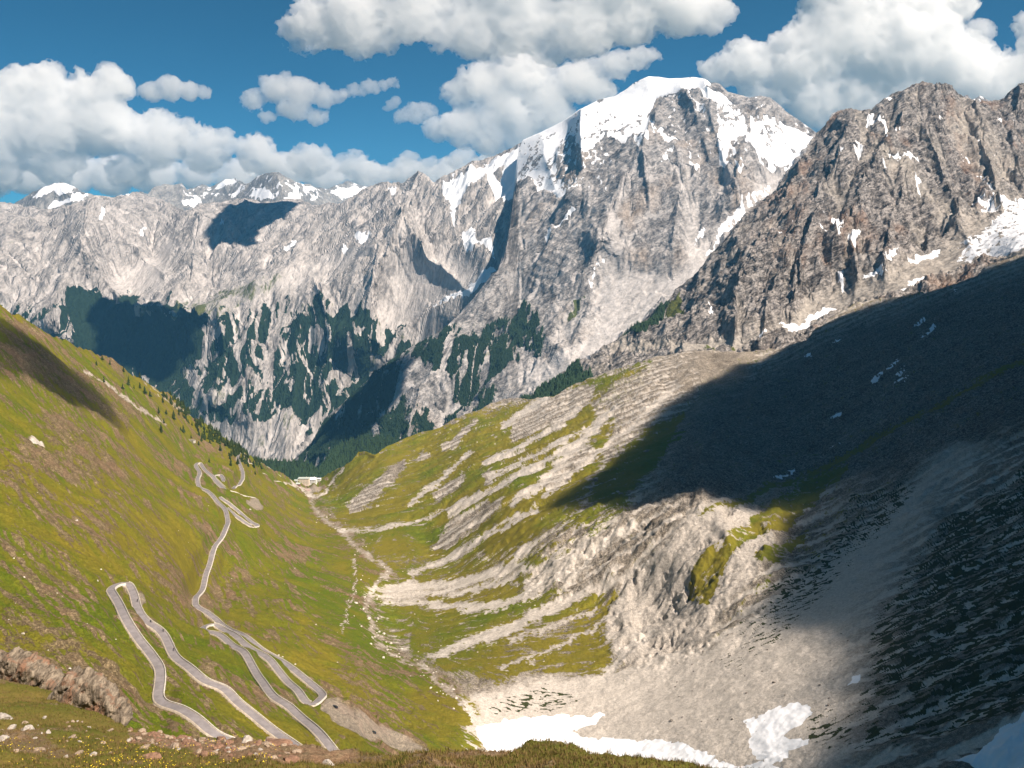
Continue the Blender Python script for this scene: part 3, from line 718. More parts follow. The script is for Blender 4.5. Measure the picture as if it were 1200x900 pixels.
g3, r3, b3 = crag_relief(L3, 420, 1, 2)
nA = sd_noise(L3, 130, 81); nB = sd_noise(L3, 34, 82); nC = sd_noise(L3, 420, 83)
Uw = U + nA * 10 + nB * 6; Vw = V + sd_noise(L3, 130, 84) * 10 + sd_noise(L3, 34, 85) * 6
fieldP = [[(555,196),(585,184),(612,170),(600,190),(575,204)],[(700,122),(725,108),(746,96),(760,88),(800,90),(826,91),(835,100),(818,112),(800,105),(770,118),(762,140),(757,165),(735,170),(716,160),(703,165),(685,185),(672,170),(680,140)],
          [(606,168),(640,148),(672,130),(700,115),(704,150),(684,162),(668,165),(655,175),(650,195),(656,215),(664,222),(650,230),(632,232),(624,218),(610,218),(600,226),(585,228),(585,205),(600,180)],
          [(880,140),(900,140),(925,150),(945,158),(955,165),(940,185),(925,200),(905,205),(893,200),(880,170)], [(762,145),(790,165),(800,172),(785,176),(765,165)], [(820,105),(845,112),(860,125),(848,128),(825,120)]]
smoothsnow = 0
for pts in fieldP: smoothsnow = np.maximum(smoothsnow, poly_mask(U + nA * 4, V + nB * 3, pts, 5))
scree3 = poly_mask(Uw, Vw, [(700,345),(740,310),(790,330),(830,300),(850,300),(800,350),(740,395),(700,425),(650,462),(620,470),(660,430),(690,400)], 8)
iceR = poly_mask(Uw, Vw, [(905,205),(925,200),(930,212),(890,245),(850,285),(820,320),(790,345),(760,345),(820,290),(850,262),(880,232)], 8)
calm3 = np.clip(1 - .85 * smoothsnow - .7 * scree3 - .75 * iceR, .1, 1)
low = sstep(380, 440, V)
L3.P[..., 2] += calm3 * top_fade(L3, 20, .2) * (g3 * 30 + r3 * 80 + b3 * 55 + nB * 6)
L3.P[..., 1] += calm3 * r3 * 40
Zc = L3.P[..., 2] + (U - 600) * .9
strat = np.abs(((Zc / 42 + fbm2(L3.P[..., 0] / 260, L3.P[..., 1] / 260, 3, 9) * 1.2) % 1) - .5) * 2
L3.P[..., 1] += calm3 * strat * 7 * sstep(-.2, .3, nC)
sn3 = np.zeros(U.shape, f32)
for pts in fieldP: sn3 = np.maximum(sn3, poly_mask(U + nB * 4, V + nB * 4, pts, 4))
for pts in ([(555,195),(600,172),(612,168),(600,185),(575,200),(560,205)], [(585,205),(600,215),(605,232),(595,225),(588,215)], [(640,215),(655,225),(668,215),(660,232),(645,232)],
            [(740,165),(757,160),(760,170),(745,175)], [(770,205),(782,190),(790,180),(786,195),(775,208)], [(778,160),(785,170),(792,178),(790,180),(780,170)], [(870,238),(895,222),(905,215),(890,245),(860,270),(838,285),(850,262)],
            [(812,286),(825,277),(828,280),(816,287)], [(848,262),(858,258),(850,280),(838,290),(830,305),(828,300),(840,280)], [(843,130),(870,140),(880,165),(860,160),(850,190),(862,205),(845,200),(842,160)], [(808,120),(826,132),(830,145),(815,138)],
            [(800,172),(815,190),(822,205),(812,198)], [(638,282),(655,265),(672,250),(675,252),(655,272),(640,290)], [(690,345),(700,330),(710,312),(712,316),(702,338),(694,348)], [(860,195),(880,200),(868,205)]):
    sn3 = np.maximum(sn3, poly_mask(Uw, Vw, pts, 1.2) * .9)
q_ = r3 * .9 + nB * .8 + .12 * sstep(120, 200, V); rk = sstep(*np.percentile(q_[(V < 230) & (U > 560) & (U < 720)], [66, 80]), q_)
sn3 *= 1 - .9 * rk * sstep(112, 150, V) * (1 - .5 * poly_mask(U, V, [(893,150),(960,165),(905,210)], 10))
hi = 1 - sstep(160, 250, V + (U < 740) * 0 + np.abs(U - 850) * .1)
sn3 = np.maximum(sn3, hi * sstep(.0, .16, -b3 * .3 - r3 * .45 + nB * .8 + .03) * sstep(735, 770, U) * .92)
sn3 = np.maximum(sn3, .8 * (1 - sstep(215, 260, V)) * sstep(.12, .3, nB + nA * .6) * (U < 720))
fo3 = poly_mask(Uw, Vw, [(335,560),(360,515),(380,490),(420,455),(470,414),(525,384),(540,395),(520,420),(560,395),(580,375),(600,378),(612,360),(625,375),(640,400),(630,430),(590,440),(570,455),(560,480),(530,475),(520,445),(500,440),(480,430),(470,470),(500,490),(510,520),(480,560),(400,600)], 7)
fo3 = np.maximum(fo3, .9 * poly_mask(Uw, Vw, [(540,485),(580,465),(575,485),(545,500),(510,520)], 5))
Lg = L3.P
gl = np.abs(fbm2(U / 22 + V / 90, V / 140, 3, 15))
pm3 = fbm2((U + (V - 400) * .35) / 13, V / 50, 5, 144, .6) + .6 * fbm2(U / 30, V / 24, 4, 148, .55)
fo3 = fo3 * sstep(-.22, .02, pm3 + .0015 * (V - 400)) * sstep(.0, .05, gl) - .5 * poly_mask(Uw, Vw, [(468,450),(500,440),(520,460),(500,500),(480,540),(465,520)], 6)
veg3 = .75 * poly_mask(Uw, Vw, [(662,385),(670,370),(685,352),(684,362),(672,382)], 3) + .35 * poly_mask(Uw, Vw, [(540,380),(640,360),(660,420),(560,440)], 20)
tone3 = .54 + nA * .65 + nB * .6 + r3 * .3 + g3 * .25 + nC * .3
scr3 = np.clip(scree3 * .9 + .75 * sstep(.08, .35, -g3) * (V > 200) + iceR * .6 + .8 * poly_mask(Uw, Vw, [(600,455),(640,430),(700,400),(690,430),(640,470)], 8), 0, 1)
m = L3.build('snowy_mountain', GREAT, (veg3, sn3, fo3, tone3), (.5 + 0 * U, sstep(0, .3, nC) * .5, scr3, 0 * U), back=.30, slope=.8)
m['kind'] = 'structure'; m['label'] = 'great grey limestone mountain with a white snow cap and forested foot'

# ================================================================== GREY MASSIF ON THE LEFT
sil4 = [(-300,262),(-100,245),(0,238),(20,242),(60,247),(90,240),(110,230),(133,233),(150,229),(160,226),(172,230),(190,236),(205,246),(215,248),(235,241),(250,240),(262,238),(275,236),(287,234),(300,237),(318,238),(335,237),(350,236),(365,240),(400,240),
        (410,236),(425,226),(440,218),(455,215),(470,216),(480,208),(490,201),(498,205),(508,214),(520,208),(535,202),(552,192),(570,188),(588,182),(600,174),(616,164),(650,200),(760,300)]
ctrl4 = [(0,240,8800),(160,226,9000),(262,238,8900),(350,238,8600),(425,226,8000),(490,201,7500),(552,192,7100),(610,168,6700),(100,258,7500),(60,262,7800),(0,292,7100),(50,350,6600),(60,380,6400),(150,330,7300),(150,355,6950),(190,290,7900),(230,262,8100),
         (215,330,7000),(250,330,7200),(300,310,7000),(300,340,6650),(240,400,6300),(300,400,6150),(300,450,5850),(330,530,5300),(250,500,5650),(150,420,6350),(450,300,6650),(400,340,6500),(400,420,5950),(370,500,5450),(480,380,5950),(520,330,6050),(540,250,6550),
         (565,300,5750),(580,320,5500),(560,345,5480),(520,375,5650),(600,230,6250),(598,270,5850),(-200,400,6500),(-200,300,7600),(200,600,5000),(400,560,5100),(600,400,5600)]
ridges4 = [([(-30,296),(20,284),(60,277),(100,258),(130,272),(168,302)], .035, 7, 45), ([(172,256),(200,264),(228,250),(250,270)], .03, 7, 35), ([(140,366),(180,362),(225,380),(262,352),(330,320),(420,288),(450,262)], .028, 6, 35),
           ([(300,300),(340,296),(400,262),(425,232)], .02, 8, 30), ([(100,300),(120,330),(135,345)], .03, 9, 30), ([(200,300),(190,330),(170,352)], .03, 40, 10), ([(470,250),(490,290),(520,318)], .03, 9, 40), ([(440,300),(432,350),(440,395)], .03, 12, 45), ([(255,365),(262,420),(250,470)], .03, 40, 14), ([(375,350),(385,400),(380,450)], .03, 40, 14),
           ([(100,258),(95,300),(75,340),(60,380)], .05, 60, 45), ([(230,248),(225,290),(222,330),(205,350)], .045, 45, 25), ([(490,203),(475,250),(455,300),(430,350),(410,400)], .05, 60, 35), ([(300,335),(290,380),(285,440),(290,500)], .025, 45, 35),
           ([(0,292),(-20,350),(-40,400)], .03, 60, 60), ([(140,365),(180,372),(230,378),(260,362)], .02, 40, 40), ([(290,238),(285,262),(260,290)], .03, 45, 10), ([(360,340),(350,400),(345,470)], .02, 35, 30), ([(400,250),(420,270),(400,300)], .015, 40, 20),
           ([(552,195),(545,235),(500,290)], .02, 30, 30), ([(330,240),(345,270),(335,300)], .015, 30, 20), ([(230,380),(225,430),(235,480)], .02, 35, 30)]
L4 = Layer(sil4, [(-300, 480), (100, 500), (250, 560), (450, 570), (760, 520)], ctrl4, -150, 690, 1.2, ridges4)
U, V = L4.U, L4.V
g4, r4, b4 = crag_relief(L4, 560, 1, 4)
X4, Y4, Z4 = [L4.P[..., k].astype(f32) for k in range(3)]
g4b = gullies(X4, Y4, *[smooth(q, 8).astype(f32) for q in L4.gradient()], 170, 4, .6, 1.0)
nA = sd_noise(L4, 150, 101); nB = sd_noise(L4, 40, 102); nC = sd_noise(L4, 500, 103)
Uw = U + nA * 10 + nB * 6; Vw = V + sd_noise(L4, 150, 104) * 10 + sd_noise(L4, 40, 105) * 6
cirq = poly_mask(Uw, Vw, [(130,325),(165,310),(190,285),(200,270),(210,290),(195,330),(170,350),(135,345)], 8) + poly_mask(Uw, Vw, [(150,355),(250,350),(330,315),(420,290),(450,280),(430,310),(330,345),(250,385),(170,372)], 10) * .7 + poly_mask(Uw, Vw, [(480,310),(520,300),(560,305),(560,340),(500,370),(440,420),(430,400),(460,350)], 8) * .9
cirq = np.clip(cirq, 0, 1)
L4.P[..., 2] += (1 - .8 * cirq) * top_fade(L4, 12) * (g4 * 62 + g4b * 22 + r4 * 62 + b4 * 85 + nB * 6)
L4.P[..., 1] += (1 - .8 * cirq) * r4 * 30
# forest below the tree line, cut by pale gullies
fall = U + (V - 400) * .10
wv = fbm2(U / 60, V / 60, 3, 47) * 22
pm4 = fbm2((fall + wv) / 15, V / 42, 5, 44, .6) + .6 * fbm2(U / 34, V / 26, 4, 48, .55)
gA = np.abs(fbm2((fall + wv) / 26, V / 150, 4, 43))
treeline = np.interp(U, [-300, 0, 40, 75, 80, 150, 165, 215, 250, 262, 275, 300, 350, 400, 440, 475, 500, 700], [352, 352, 350, 345, 342, 340, 346, 352, 366, 352, 366, 352, 350, 352, 360, 384, 392, 420])
fo4 = sstep(-6, 26, V - treeline + nA * 22 + nB * 18) * sstep(-.16, .10, pm4 + .02 + .0024 * np.clip(V - treeline, 0, 70)) * sstep(.0, .05, gA)
fo4 *= 1 - .9 * sstep(495, 515, V + nA * 12)
fo4 = np.maximum(fo4, .9 * poly_mask(Uw, Vw, [(75,345),(110,340),(120,355),(160,345),(160,370),(240,375),(235,420),(200,460),(90,420)], 6))
fo4 *= 1 - poly_mask(Uw, Vw, [(0,340),(40,340),(75,345),(60,420),(0,420)], 6) * (.35 + .9 * sstep(-.1, .15, fbm2((U * .8 + V * .6) / 12, (V * .8 - U * .6) / 80, 2, 46)))
for p_, w_ in (([(268,370),(275,390),(276,415),(281,440)], [2,4,5,3]), ([(291,388),(284,408),(278,422)], [3,3,3]), ([(288,445),(285,470),(278,490),(270,512)], [2,3,3,4]), ([(305,362),(300,390),(300,405),(310,420),(312,440),(311,455)], [2,3,3,5,7,5]),
               ([(318,350),(320,380),(316,405),(317,430),(316,455),(317,480)], [4,4,5,7,3,2]), ([(330,350),(327,380),(322,420)], [2,3,4]), ([(312,455),(308,475),(298,498)], [3,3,3]), ([(355,422),(365,450)], 2.5), ([(388,430),(398,452)], 3), ([(408,400),(412,430),(405,450),(400,460)], [4,8,5,3]),
               ([(240,395),(252,378),(265,366)], [6,5,3]), ([(232,470),(240,478),(232,498),(225,520)], [3,4,3,3]), ([(378,455),(385,450),(395,440)], 3), ([(336,430),(338,450)], 2), ([(260,400),(245,404)], 2.5)):
    fo4 *= 1 - line_mask(U + nB * 3, V + nB * 3, p_, w_, 1.6)
fo4 *= 1 - .75 * poly_mask(Uw, Vw, [(395,445),(350,500),(330,540),(300,560),(280,560),(300,515),(350,480)], 6) * sstep(480, 500, V)
fo4 *= 1 - .7 * poly_mask(Uw, Vw, [(215,445),(232,430),(238,460),(225,470)], 4) - .0
fo4 *= 1 - .7 * poly_mask(Uw, Vw, [(240,470),(290,445),(300,450),(262,478),(240,485)], 4)
fo4 *= 1 - .95 * poly_mask(Uw, Vw, [(430,365),(465,355),(475,372),(455,385),(440,380)], 4)
fo4 *= 1 - .8 * poly_mask(Uw, Vw, [(440,430),(480,400),(500,390),(510,395),(470,425),(430,460)], 4)
sn4 = np.zeros(U.shape, f32)
for pts in ([(517,228),(535,218),(545,222),(530,245),(520,240)], [(520,225),(555,205),(600,180),(612,170),(605,190),(570,210),(548,225),(535,250),(533,275),(527,262),(528,245)], [(541,272),(556,268),(558,290),(575,285),(580,312),(572,300),(560,292),(553,303),(543,298)],
            [(580,318),(582,322),(560,345),(530,362),(505,372),(515,362),(540,345),(560,330)], [(415,283),(432,275),(436,277),(425,286)], [(400,293),(410,288),(402,298)], [(412,284),(400,292),(392,296)], [(330,295),(345,288),(350,290),(338,297)], [(256,272),(263,266),(262,274)],
            [(160,280),(172,275),(175,277),(165,283)], [(113,262),(120,256),(122,262)], [(452,230),(465,222),(462,232)], [(440,250),(455,240),(450,250)], [(600,178),(640,160),(660,180),(620,240),(590,245),(585,215)], [(565,200),(590,215),(600,240),(580,235)], [(128,226),(150,227),(152,233),(140,232)]):
    sn4 = np.maximum(sn4, poly_mask(U + nB * 4, V + nB * 4, pts, 1.2))
tone4 = .58 + nA * .7 + nB * .5 + r4 * .25 + g4b * .35 + nC * .25
tone4 = np.where(fo4 < .3, tone4, tone4)
veg4 = .42 * sstep(-30, 20, V - treeline) * sstep(-.1, .3, nA) + .45 * poly_mask(Uw, Vw, [(170,365),(250,345),(330,320),(345,325),(260,375),(190,385)], 8) + .3 * poly_mask(Uw, Vw, [(0,250),(40,255),(60,280),(0,300)], 8)
m = L4.build('grey_massif', ORTLER, (veg4, sn4, fo4, tone4), (.35 + 0 * U, 0 * U, np.maximum(cirq * .9, .85 * sstep(.05, .3, -g4b) + .5 * sstep(.1, .4, -g4)), 0 * U), back=.22, slope=.5)
m['kind'] = 'structure'; m['label'] = 'pale grey rock massif with scree bowls and forest cut by gullies'

# ================================================================== FARTHEST PEAKS
sil5 = [(-300,262),(-100,250),(-20,240),(15,240),(30,230),(45,223),(60,217),(70,215),(77,217),(88,222),(95,228),(106,229),(118,233),(135,240),(150,232),(162,226),(172,228),(180,220),(190,217),(212,216),(218,224),(228,220),(235,217),(245,220),(262,212),(275,210),(285,216),(290,217),
        (300,208),(318,202.5),(326,203),(335,209),(345,214),(358,216),(372,221),(382,223),(395,218),(407,213.5),(415,216),(428,219),(445,219),(470,222),(520,235),(650,262)]
ctrl5 = [(70,215,9800),(135,240,9800),(190,217,11500),(262,212,12000),(318,202,11000),(408,213,12500),(0,240,9800),(500,230,12500),(70,290,9000),(190,260,10500),(318,250,10200),(408,250,11500),(0,300,9000),(600,300,11500),(-200,300,9500),(-200,262,10500)]
ridges5 = [([(70,215),(80,235),(85,262)], .02, 40, 15), ([(212,216),(214,235),(216,250)], .025, 20, 28), ([(318,202),(332,222),(340,245)], .03, 40, 30), ([(262,212),(268,230),(262,245)], .015, 20, 14), ([(45,223),(40,250)], .015, 25, 14)]
L5 = Layer(sil5, [(-300, 320), (650, 320)], ctrl5, -150, 600, 1.1, ridges5)
U, V = L5.U, L5.V
g5, r5, b5 = crag_relief(L5, 420, 1, 6)
nA = sd_noise(L5, 260, 111); nB = sd_noise(L5, 70, 112)
L5.P[..., 2] += top_fade(L5, 8, .4) * (g5 * 30 + r5 * 60 + b5 * 20)
L5.P[..., 1] += r5 * 60
sn5 = np.zeros(U.shape, f32)
for pts in ([(36,232),(48,222),(64,216),(76,216),(88,222),(84,230),(70,228),(55,232),(48,236),(38,238)], [(62,240),(80,236),(88,230),(102,229),(100,236),(86,240),(72,246),(56,252),(53,250)], [(40,258),(50,262),(60,268),(52,264)], [(144,226),(153,227),(148,232)], [(212,240),(222,236),(230,232),(236,238),(224,246),(214,244)],
            [(250,222),(262,211),(272,210),(276,214),(268,220),(256,224)], [(265,234),(275,228),(282,222),(278,232)], [(298,224),(308,222),(318,230),(322,236),(305,238),(298,232)], [(330,236),(342,228),(346,214),(348,224),(352,236),(340,240)], [(352,216),(362,220),(372,226),(365,226)], [(386,228),(398,222),(420,222),(432,218),(425,226),(412,232),(400,236)], [(362,234),(372,230),(372,236)]):
    sn5 = np.maximum(sn5, poly_mask(U + nB * 4, V + nB * 4, pts, 1.5))
sn5 = np.maximum(sn5, .85 * sstep(.10, .24, nB + .3 * nA) * (1 - sstep(228, 245, V)) * (U > 210))
m = L5.build('far_mountains', FAR, (0 * U, sn5, 0 * U, .5 + nA * .3 + nB * .5), (0 * U, 0 * U, .2 + 0 * U, 0 * U), back=.12, slope=.4)
m['kind'] = 'structure'; m['label'] = 'distant range of grey peaks with scattered snowfields'

# ================================================================== WOODED HILL BELOW THE HOTEL
sil6 = [(250,530),(300,536),(320,540),(345,540),(362,541),(372,552),(378,545),(388,528),(402,518),(418,513),(440,510),(458,512),(480,520),(520,530),(600,560)]
ctrl6 = [(250,530,2900),(320,540,2900),(372,552,2850),(440,510,3250),(520,530,3200),(350,580,2400),(450,560,2700),(600,560,2900),(250,600,2300)]
L6 = Layer(sil6, [(250, 610), (600, 610)], ctrl6, 262, 560, 1.6)
L6.P[..., 2] += sd_noise(L6, 120, 121) * 12
m = L6.build('wooded_hill', ORTLER, (0 * L6.U, 0 * L6.U, 1 + 0 * L6.U, .5 + 0 * L6.U), (.5 + 0 * L6.U, 0 * L6.U, 0 * L6.U, 0 * L6.U), back=.2, slope=.7)
m['kind'] = 'structure'; m['label'] = 'low hill under dark conifer forest behind the hotel'

# ground sheet to the horizon
gm, gnt = new_mat('lowland'); t = NT(gnt)
t.principled(t.mix(t.ss(t.noise(t.pos(), .0006, 6), .4, .6), (.03, .045, .02), (.10, .10, .06)), .95)
g = mesh_from('ground', [(-60000, -60000, -1500), (60000, -60000, -1500), (60000, 60000, -1500), (-60000, 60000, -1500)], [(0, 1, 2, 3)], gm)
g = add_obj('ground', g); g['kind'] = 'structure'

# ================================================================== SURFACE NETS (rounded solids from a distance field)
def surface_nets(D, origin, h):
    s = D < 0
    nx, ny, nz = D.shape
    c = s[:-1, :-1, :-1].astype(np.int8)
    cnt = np.zeros((nx - 1, ny - 1, nz - 1), np.int8)
    for i in (0, 1):
        for j in (0, 1):
            for k in (0, 1):
                cnt += s[i:nx - 1 + i, j:ny - 1 + j, k:nz - 1 + k]
    act = (cnt > 0) & (cnt < 8)
    idx = -np.ones(act.shape, np.int64); A = np.argwhere(act); idx[act] = np.arange(len(A))
    P = np.zeros((len(A), 3)); N = np.zeros(len(A))
    a0, a1, a2 = A.T
    corner = {}
    for i in (0, 1):
        for j in (0, 1):
            for k in (0, 1):
                corner[i, j, k] = D[a0 + i, a1 + j, a2 + k]
    for ax in range(3):
        for p in (0, 1):
            for q in (0, 1):
                o = [p, q]; o.insert(ax, 0); e = list(o); e[ax] = 1
                d0, d1 = corner[tuple(o)], corner[tuple(e)]
                m = (d0 < 0) != (d1 < 0)
                t = np.where(m, d0 / np.where(m, d0 - d1, 1), 0)
                pt = np.repeat(np.array([o], float), len(A), 0); pt[:, ax] = t
                P[m] += pt[m]; N[m] += 1
    V = (P / N[:, None] + A) * h + origin
    F = []
    for ax in range(3):
        sl0 = [slice(1, -1)] * 3; sl1 = [slice(1, -1)] * 3
        sl0[ax] = slice(0, -1); sl1[ax] = slice(1, None)
        b, c2 = [k for k in range(3) if k != ax]
        x0, x1 = s[tuple(sl0)], s[tuple(sl1)]
        for flip, m in ((False, x0 & ~x1), (True, ~x0 & x1)):
            E = np.argwhere(m)
            if len(E) == 0: continue
            E[:, b] += 1; E[:, c2] += 1
            q = []
            for db, dc in ((1, 1), (0, 1), (0, 0), (1, 0)):
                G = E.copy(); G[:, b] -= db; G[:, c2] -= dc
                q.append(idx[G[:, 0], G[:, 1], G[:, 2]])
            q = np.stack(q, 1)
            if flip ^ (ax == 1): q = q[:, ::-1]
            F.append(q)
    return V, np.concatenate(F)

# ================================================================== CLOUDS
def cloud_mat(name, dens, alb=.998):
    m, nt = new_mat(name); t = NT(nt)
    v = t.n('ShaderNodeVolumeScatter'); v.inputs['Color'].default_value = (alb, alb * .980, alb * .955, 1)
    v.inputs['Density'].default_value = dens; v.inputs['Anisotropy'].default_value = .15
    o = t.n('ShaderNodeOutputMaterial'); t.l(v.outputs[0], o.inputs['Volume'])
    return m
def cloud(circles, D, label, px=1.8, dens=.012, seed=0, flat=None, amp=.55, group='clouds in the sky', depth=.45, mat=None):
    c = np.array([list(q) + [0] * (4 - len(q)) for q in circles], float)
    pos = np.array([world(a, b, D + dd) for a, b, r, dd in c]); rad = c[:, 2] * D / F * .88
    rs = np.random.RandomState(seed + 50); ps, rd = [pos], [rad]
    for p, r in zip(pos, rad):           # smaller heads budding from the upper side of every lobe
        for _ in range(14):
            v = rs.randn(3); v[1] *= .5; v[2] = abs(v[2]) * .8 - .25; v /= np.linalg.norm(v); q = rs.uniform(.12, .46)
            ps.append((p + v * r * rs.uniform(.8, 1.02) * np.array([1.15, depth, .85]))[None]); rd.append(np.array([r * q]))
    rm = np.median(rad); pos = np.concatenate(ps); rad = np.concatenate(rd)
    h = px * D / F
    pad = rad.max() * .6 + 3 * h
    lo = (pos - rad[:, None] * np.array([1, depth, 1])).min(0) - pad * .5; hi = (pos + rad[:, None] * np.array([1, depth, 1])).max(0) + pad * .5
    n = np.ceil((hi - lo) / h).astype(int) + 2
    gx, gy, gz = [lo[k] + np.arange(n[k]) * h for k in range(3)]
    Dm = np.full(n, 1e9, f32)
    for p, r in zip(pos, rad):
        q = np.sqrt(((gx - p[0]) ** 2)[:, None, None] + ((gy - p[1]) ** 2 / depth ** 2)[None, :, None] + ((gz - p[2]) ** 2 * 1.15)[None, None, :]).astype(f32) - r
        k = r * .25
        hh = np.clip(.5 + .5 * (Dm - q) / k, 0, 1)
        Dm = Dm + (q - Dm) * hh - k * hh * (1 - hh)
    band = np.abs(Dm) < rm * amp * 1.6
    I = np.nonzero(band)
    x, y, z = gx[I[0]] / rm, gy[I[1]] / rm, gz[I[2]] / rm
    w = fbm3(x * .6, y * .6, z * .6, 2, seed=seed + 9)
    nn = fbm3(x * 1.9 + w * .9, y * 1.9 + w * .8, z * 2.1, 5, .70, True, seed=seed)
    n2 = fbm3(x * .7, y * .7, z * .8, 2, seed=seed + 3)
    Dm[I] -= ((nn - .18) * amp * rm + n2 * amp * rm * .8).astype(f32)
    Dm[:, :, 0] = Dm[:, :, -1] = 1; Dm[0] = Dm[-1] = 1; Dm[:, 0] = Dm[:, -1] = 1
    V_, F_ = surface_nets(Dm, lo, h)
    o = add_obj('cloud', mesh_from('cloud', V_, F_, mat or cloud_mat('cloud_vapour', dens)), label=label, category='cloud', group=group)
    return o
cmat = cloud_mat('cloud_vapour', .0065, 1.0)
cloud([(20,112,32),(55,105,28),(95,112,28),(132,100,22),(0,150,46),(60,150,46),(120,148,40),(180,165,34),(240,178,26),(268,172,14),(300,184,22),(215,160,16),(360,190,20),(420,197,18),(475,202,17),(60,190,28),(-40,170,50),(150,198,22),(0,195,30),(520,205,16)], 19500, 'long bright bank of cloud low over the left skyline', 1.8, seed=1, mat=cmat)
cloud([(178,108,13),(200,104,15),(222,107,12),(238,109,8)], 17000, 'small oval puff just right of the left cloud bank', 1.5, seed=2, mat=cmat)
cloud([(296,116,12),(325,104,18),(350,108,19),(380,114,13),(345,128,15),(396,114,7),(312,138,7),(372,138,9)], 16500, 'ragged puffy cloud in the blue gap, third of the way across', 1.5, seed=3, mat=cmat)
cloud([(406,109,5),(415,105,7),(424,107,5),(433,101,8),(441,105,5),(450,100,6),(458,96,5),(463,99,3)], 16500, 'small wisp right of the ragged puffy cloud', 1.0, seed=4, mat=cmat, amp=1.1)
cloud([(470,137,6),(477,134,8),(486,129,8),(489,136,9),(498,127,7),(502,133,7),(495,139,6)], 16500, 'small round puff left of the tall cloud by the snowy summit', 1.0, seed=5, mat=cmat, amp=1.0)
cloud([(464,118,5),(459,123,6),(454,127,4)], 16500, 'tiniest puff, beside the small round one', 1.2, seed=6, mat=cmat)
cloud([(370,30,30),(420,22,40),(480,15,36),(520,36,26),(565,32,36),(620,30,40),(680,30,42),(740,16,38),(800,10,36),(832,20,20),(352,42,15),(450,42,18),(640,56,22),(600,-20,50),(700,-25,50),(480,-25,40),(780,-20,40)], 13500, 'broad grey-white cloud cut by the top of the picture', 1.8, seed=7, mat=cmat)
cloud([(603,72,18),(570,98,28),(540,108,16),(622,92,28),(592,130,30),(545,150,26),(572,152,28),(518,152,13),(640,118,28),(682,96,26),(722,78,18),(752,66,13),(700,104,20),(615,155,24),(650,140,24)], 15000, 'tall heaped cloud left of the snowy summit', 1.7, seed=8, mat=cmat)
cloud([(848,86,16),(880,75,26),(922,88,36),(960,60,46),(1000,40,50),(1050,50,56),(1100,72,46),(1150,95,36),(1210,95,38),(960,118,34),(1010,112,36),(1080,10,42),(900,112,24),(1060,110,40),(1250,60,50),(1000,-10,45)], 14500, 'huge white cumulus rising behind the crag on the right', 1.8, seed=9, mat=cmat)
cloud([(1150,34,13),(1154,42,9)], 14000, 'little puff in the blue above the huge cumulus', 1.2, seed=10, mat=cmat)
cloud([(-80,200,34),(-20,205,32),(30,200,30),(80,204,28),(130,206,26),(180,204,26),(230,206,20),(280,208,22),(330,204,24),(380,206,22),(430,208,20),(480,206,18),(530,204,18),(570,196,14)], 24000, 'pale grey cloud layer lying along the skyline, behind all other clouds', 1.9, seed=14, mat=cmat, amp=.4)
cloud([(450,205,13),(500,200,15),(542,188,16),(478,186,9),(575,175,12)], 17500, 'low pale cloud behind the ridge left of the snowy summit', 1.6, seed=11, mat=cmat)

# clouds overhead, out of the picture, whose shadows lie on the slopes
def shadow_cloud(pts3, H, thick, label, seed, dens=.03, grow=0):
    P = np.array([np.array(p) + SUN * (H - p[2]) / SUN[2] for p in pts3])
    lo = P.min(0)[:2] - 260; hi = P.max(0)[:2] + 260
    h = max((hi - lo).max() / 110, 14)
    n = np.ceil((hi - lo) / h).astype(int) + 2
    gx = lo[0] + np.arange(n[0]) * h; gy = lo[1] + np.arange(n[1]) * h
    XX, YY = np.meshgrid(gx, gy, indexing='ij')
    d2 = poly_sd(XX, YY, [tuple(p[:2]) for p in P]).astype(f32) - grow
    d2 += fbm2(XX / 300, YY / 300, 4, seed) * 90
    nz = int(thick * 2 / h) + 6; gz = H - thick + (np.arange(nz) - 2) * h
    w = np.clip(-d2 / (thick * 2.2), 0, 1); top = thick * 1.6 * np.sqrt(w) - 2
    x3, y3, z3 = np.meshgrid(gx / 160, gy / 160, gz / 160, indexing='ij')
    Dm = np.maximum(np.abs(gz[None, None, :] - H) - top[:, :, None], d2[:, :, None] * .7).astype(f32)
    Dm -= (fbm3(x3, y3, z3, 4, .55, True, seed) * 45 - 10).astype(f32)
    Dm[:, :, 0] = Dm[:, :, -1] = 1; Dm[0] = Dm[-1] = 1; Dm[:, 0] = Dm[:, -1] = 1
    V_, F_ = surface_nets(Dm, np.array([gx[0], gy[0], gz[0]]), h)
    return add_obj('cloud', mesh_from('cloud', V_, F_, cloud_mat('shade_cloud_vapour', dens * 3, .80)), label=label, category='cloud', group='clouds overhead')  # scatter colour darkened so less light reaches the slopes below
def on(L, pts): return [L.at(a, b) for a, b in pts]
shadow_cloud(on(L1, [(1140,322),(1050,348),(945,398),(900,425),(850,452),(800,492),(760,525),(720,560),(700,590),(740,600),(790,590),(850,590),(900,578),(960,560),(1030,545),(1080,550),(1060,600),(1020,650),(1005,690),(1035,730),(1015,790),(1010,850),(985,930)]) + [np.array(p_) for p_ in ((90, 120, -380), (420, -120, -200), (1300, 0, 50), (2000, 1500, 100))] + on(L1, [(1365,260),(1200,300)]), 1500, 170, 'large cloud high over the right-hand scree slope', 21, .009, grow=0)
shadow_cloud(on(L1, [(-40,370),(20,392),(75,425),(110,450),(135,470),(118,482),(80,470),(30,440),(-40,430)]), 1500, 70, 'small cloud high over the left grass slope', 22, .005, grow=10)
shadow_cloud(on(L4, [(105,372),(125,352),(165,360),(205,368),(245,380),(225,400),(205,420),(205,450),(150,440),(115,410)]), 2600, 170, 'cloud high over the forested valley side', 23, .03)
shadow_cloud(on(L4, [(250,262),(268,246),(290,238),(350,242),(328,262),(302,275),(292,295),(262,298),(250,285)]), 2800, 160, 'cloud high over the far rock bowl', 24, .03)
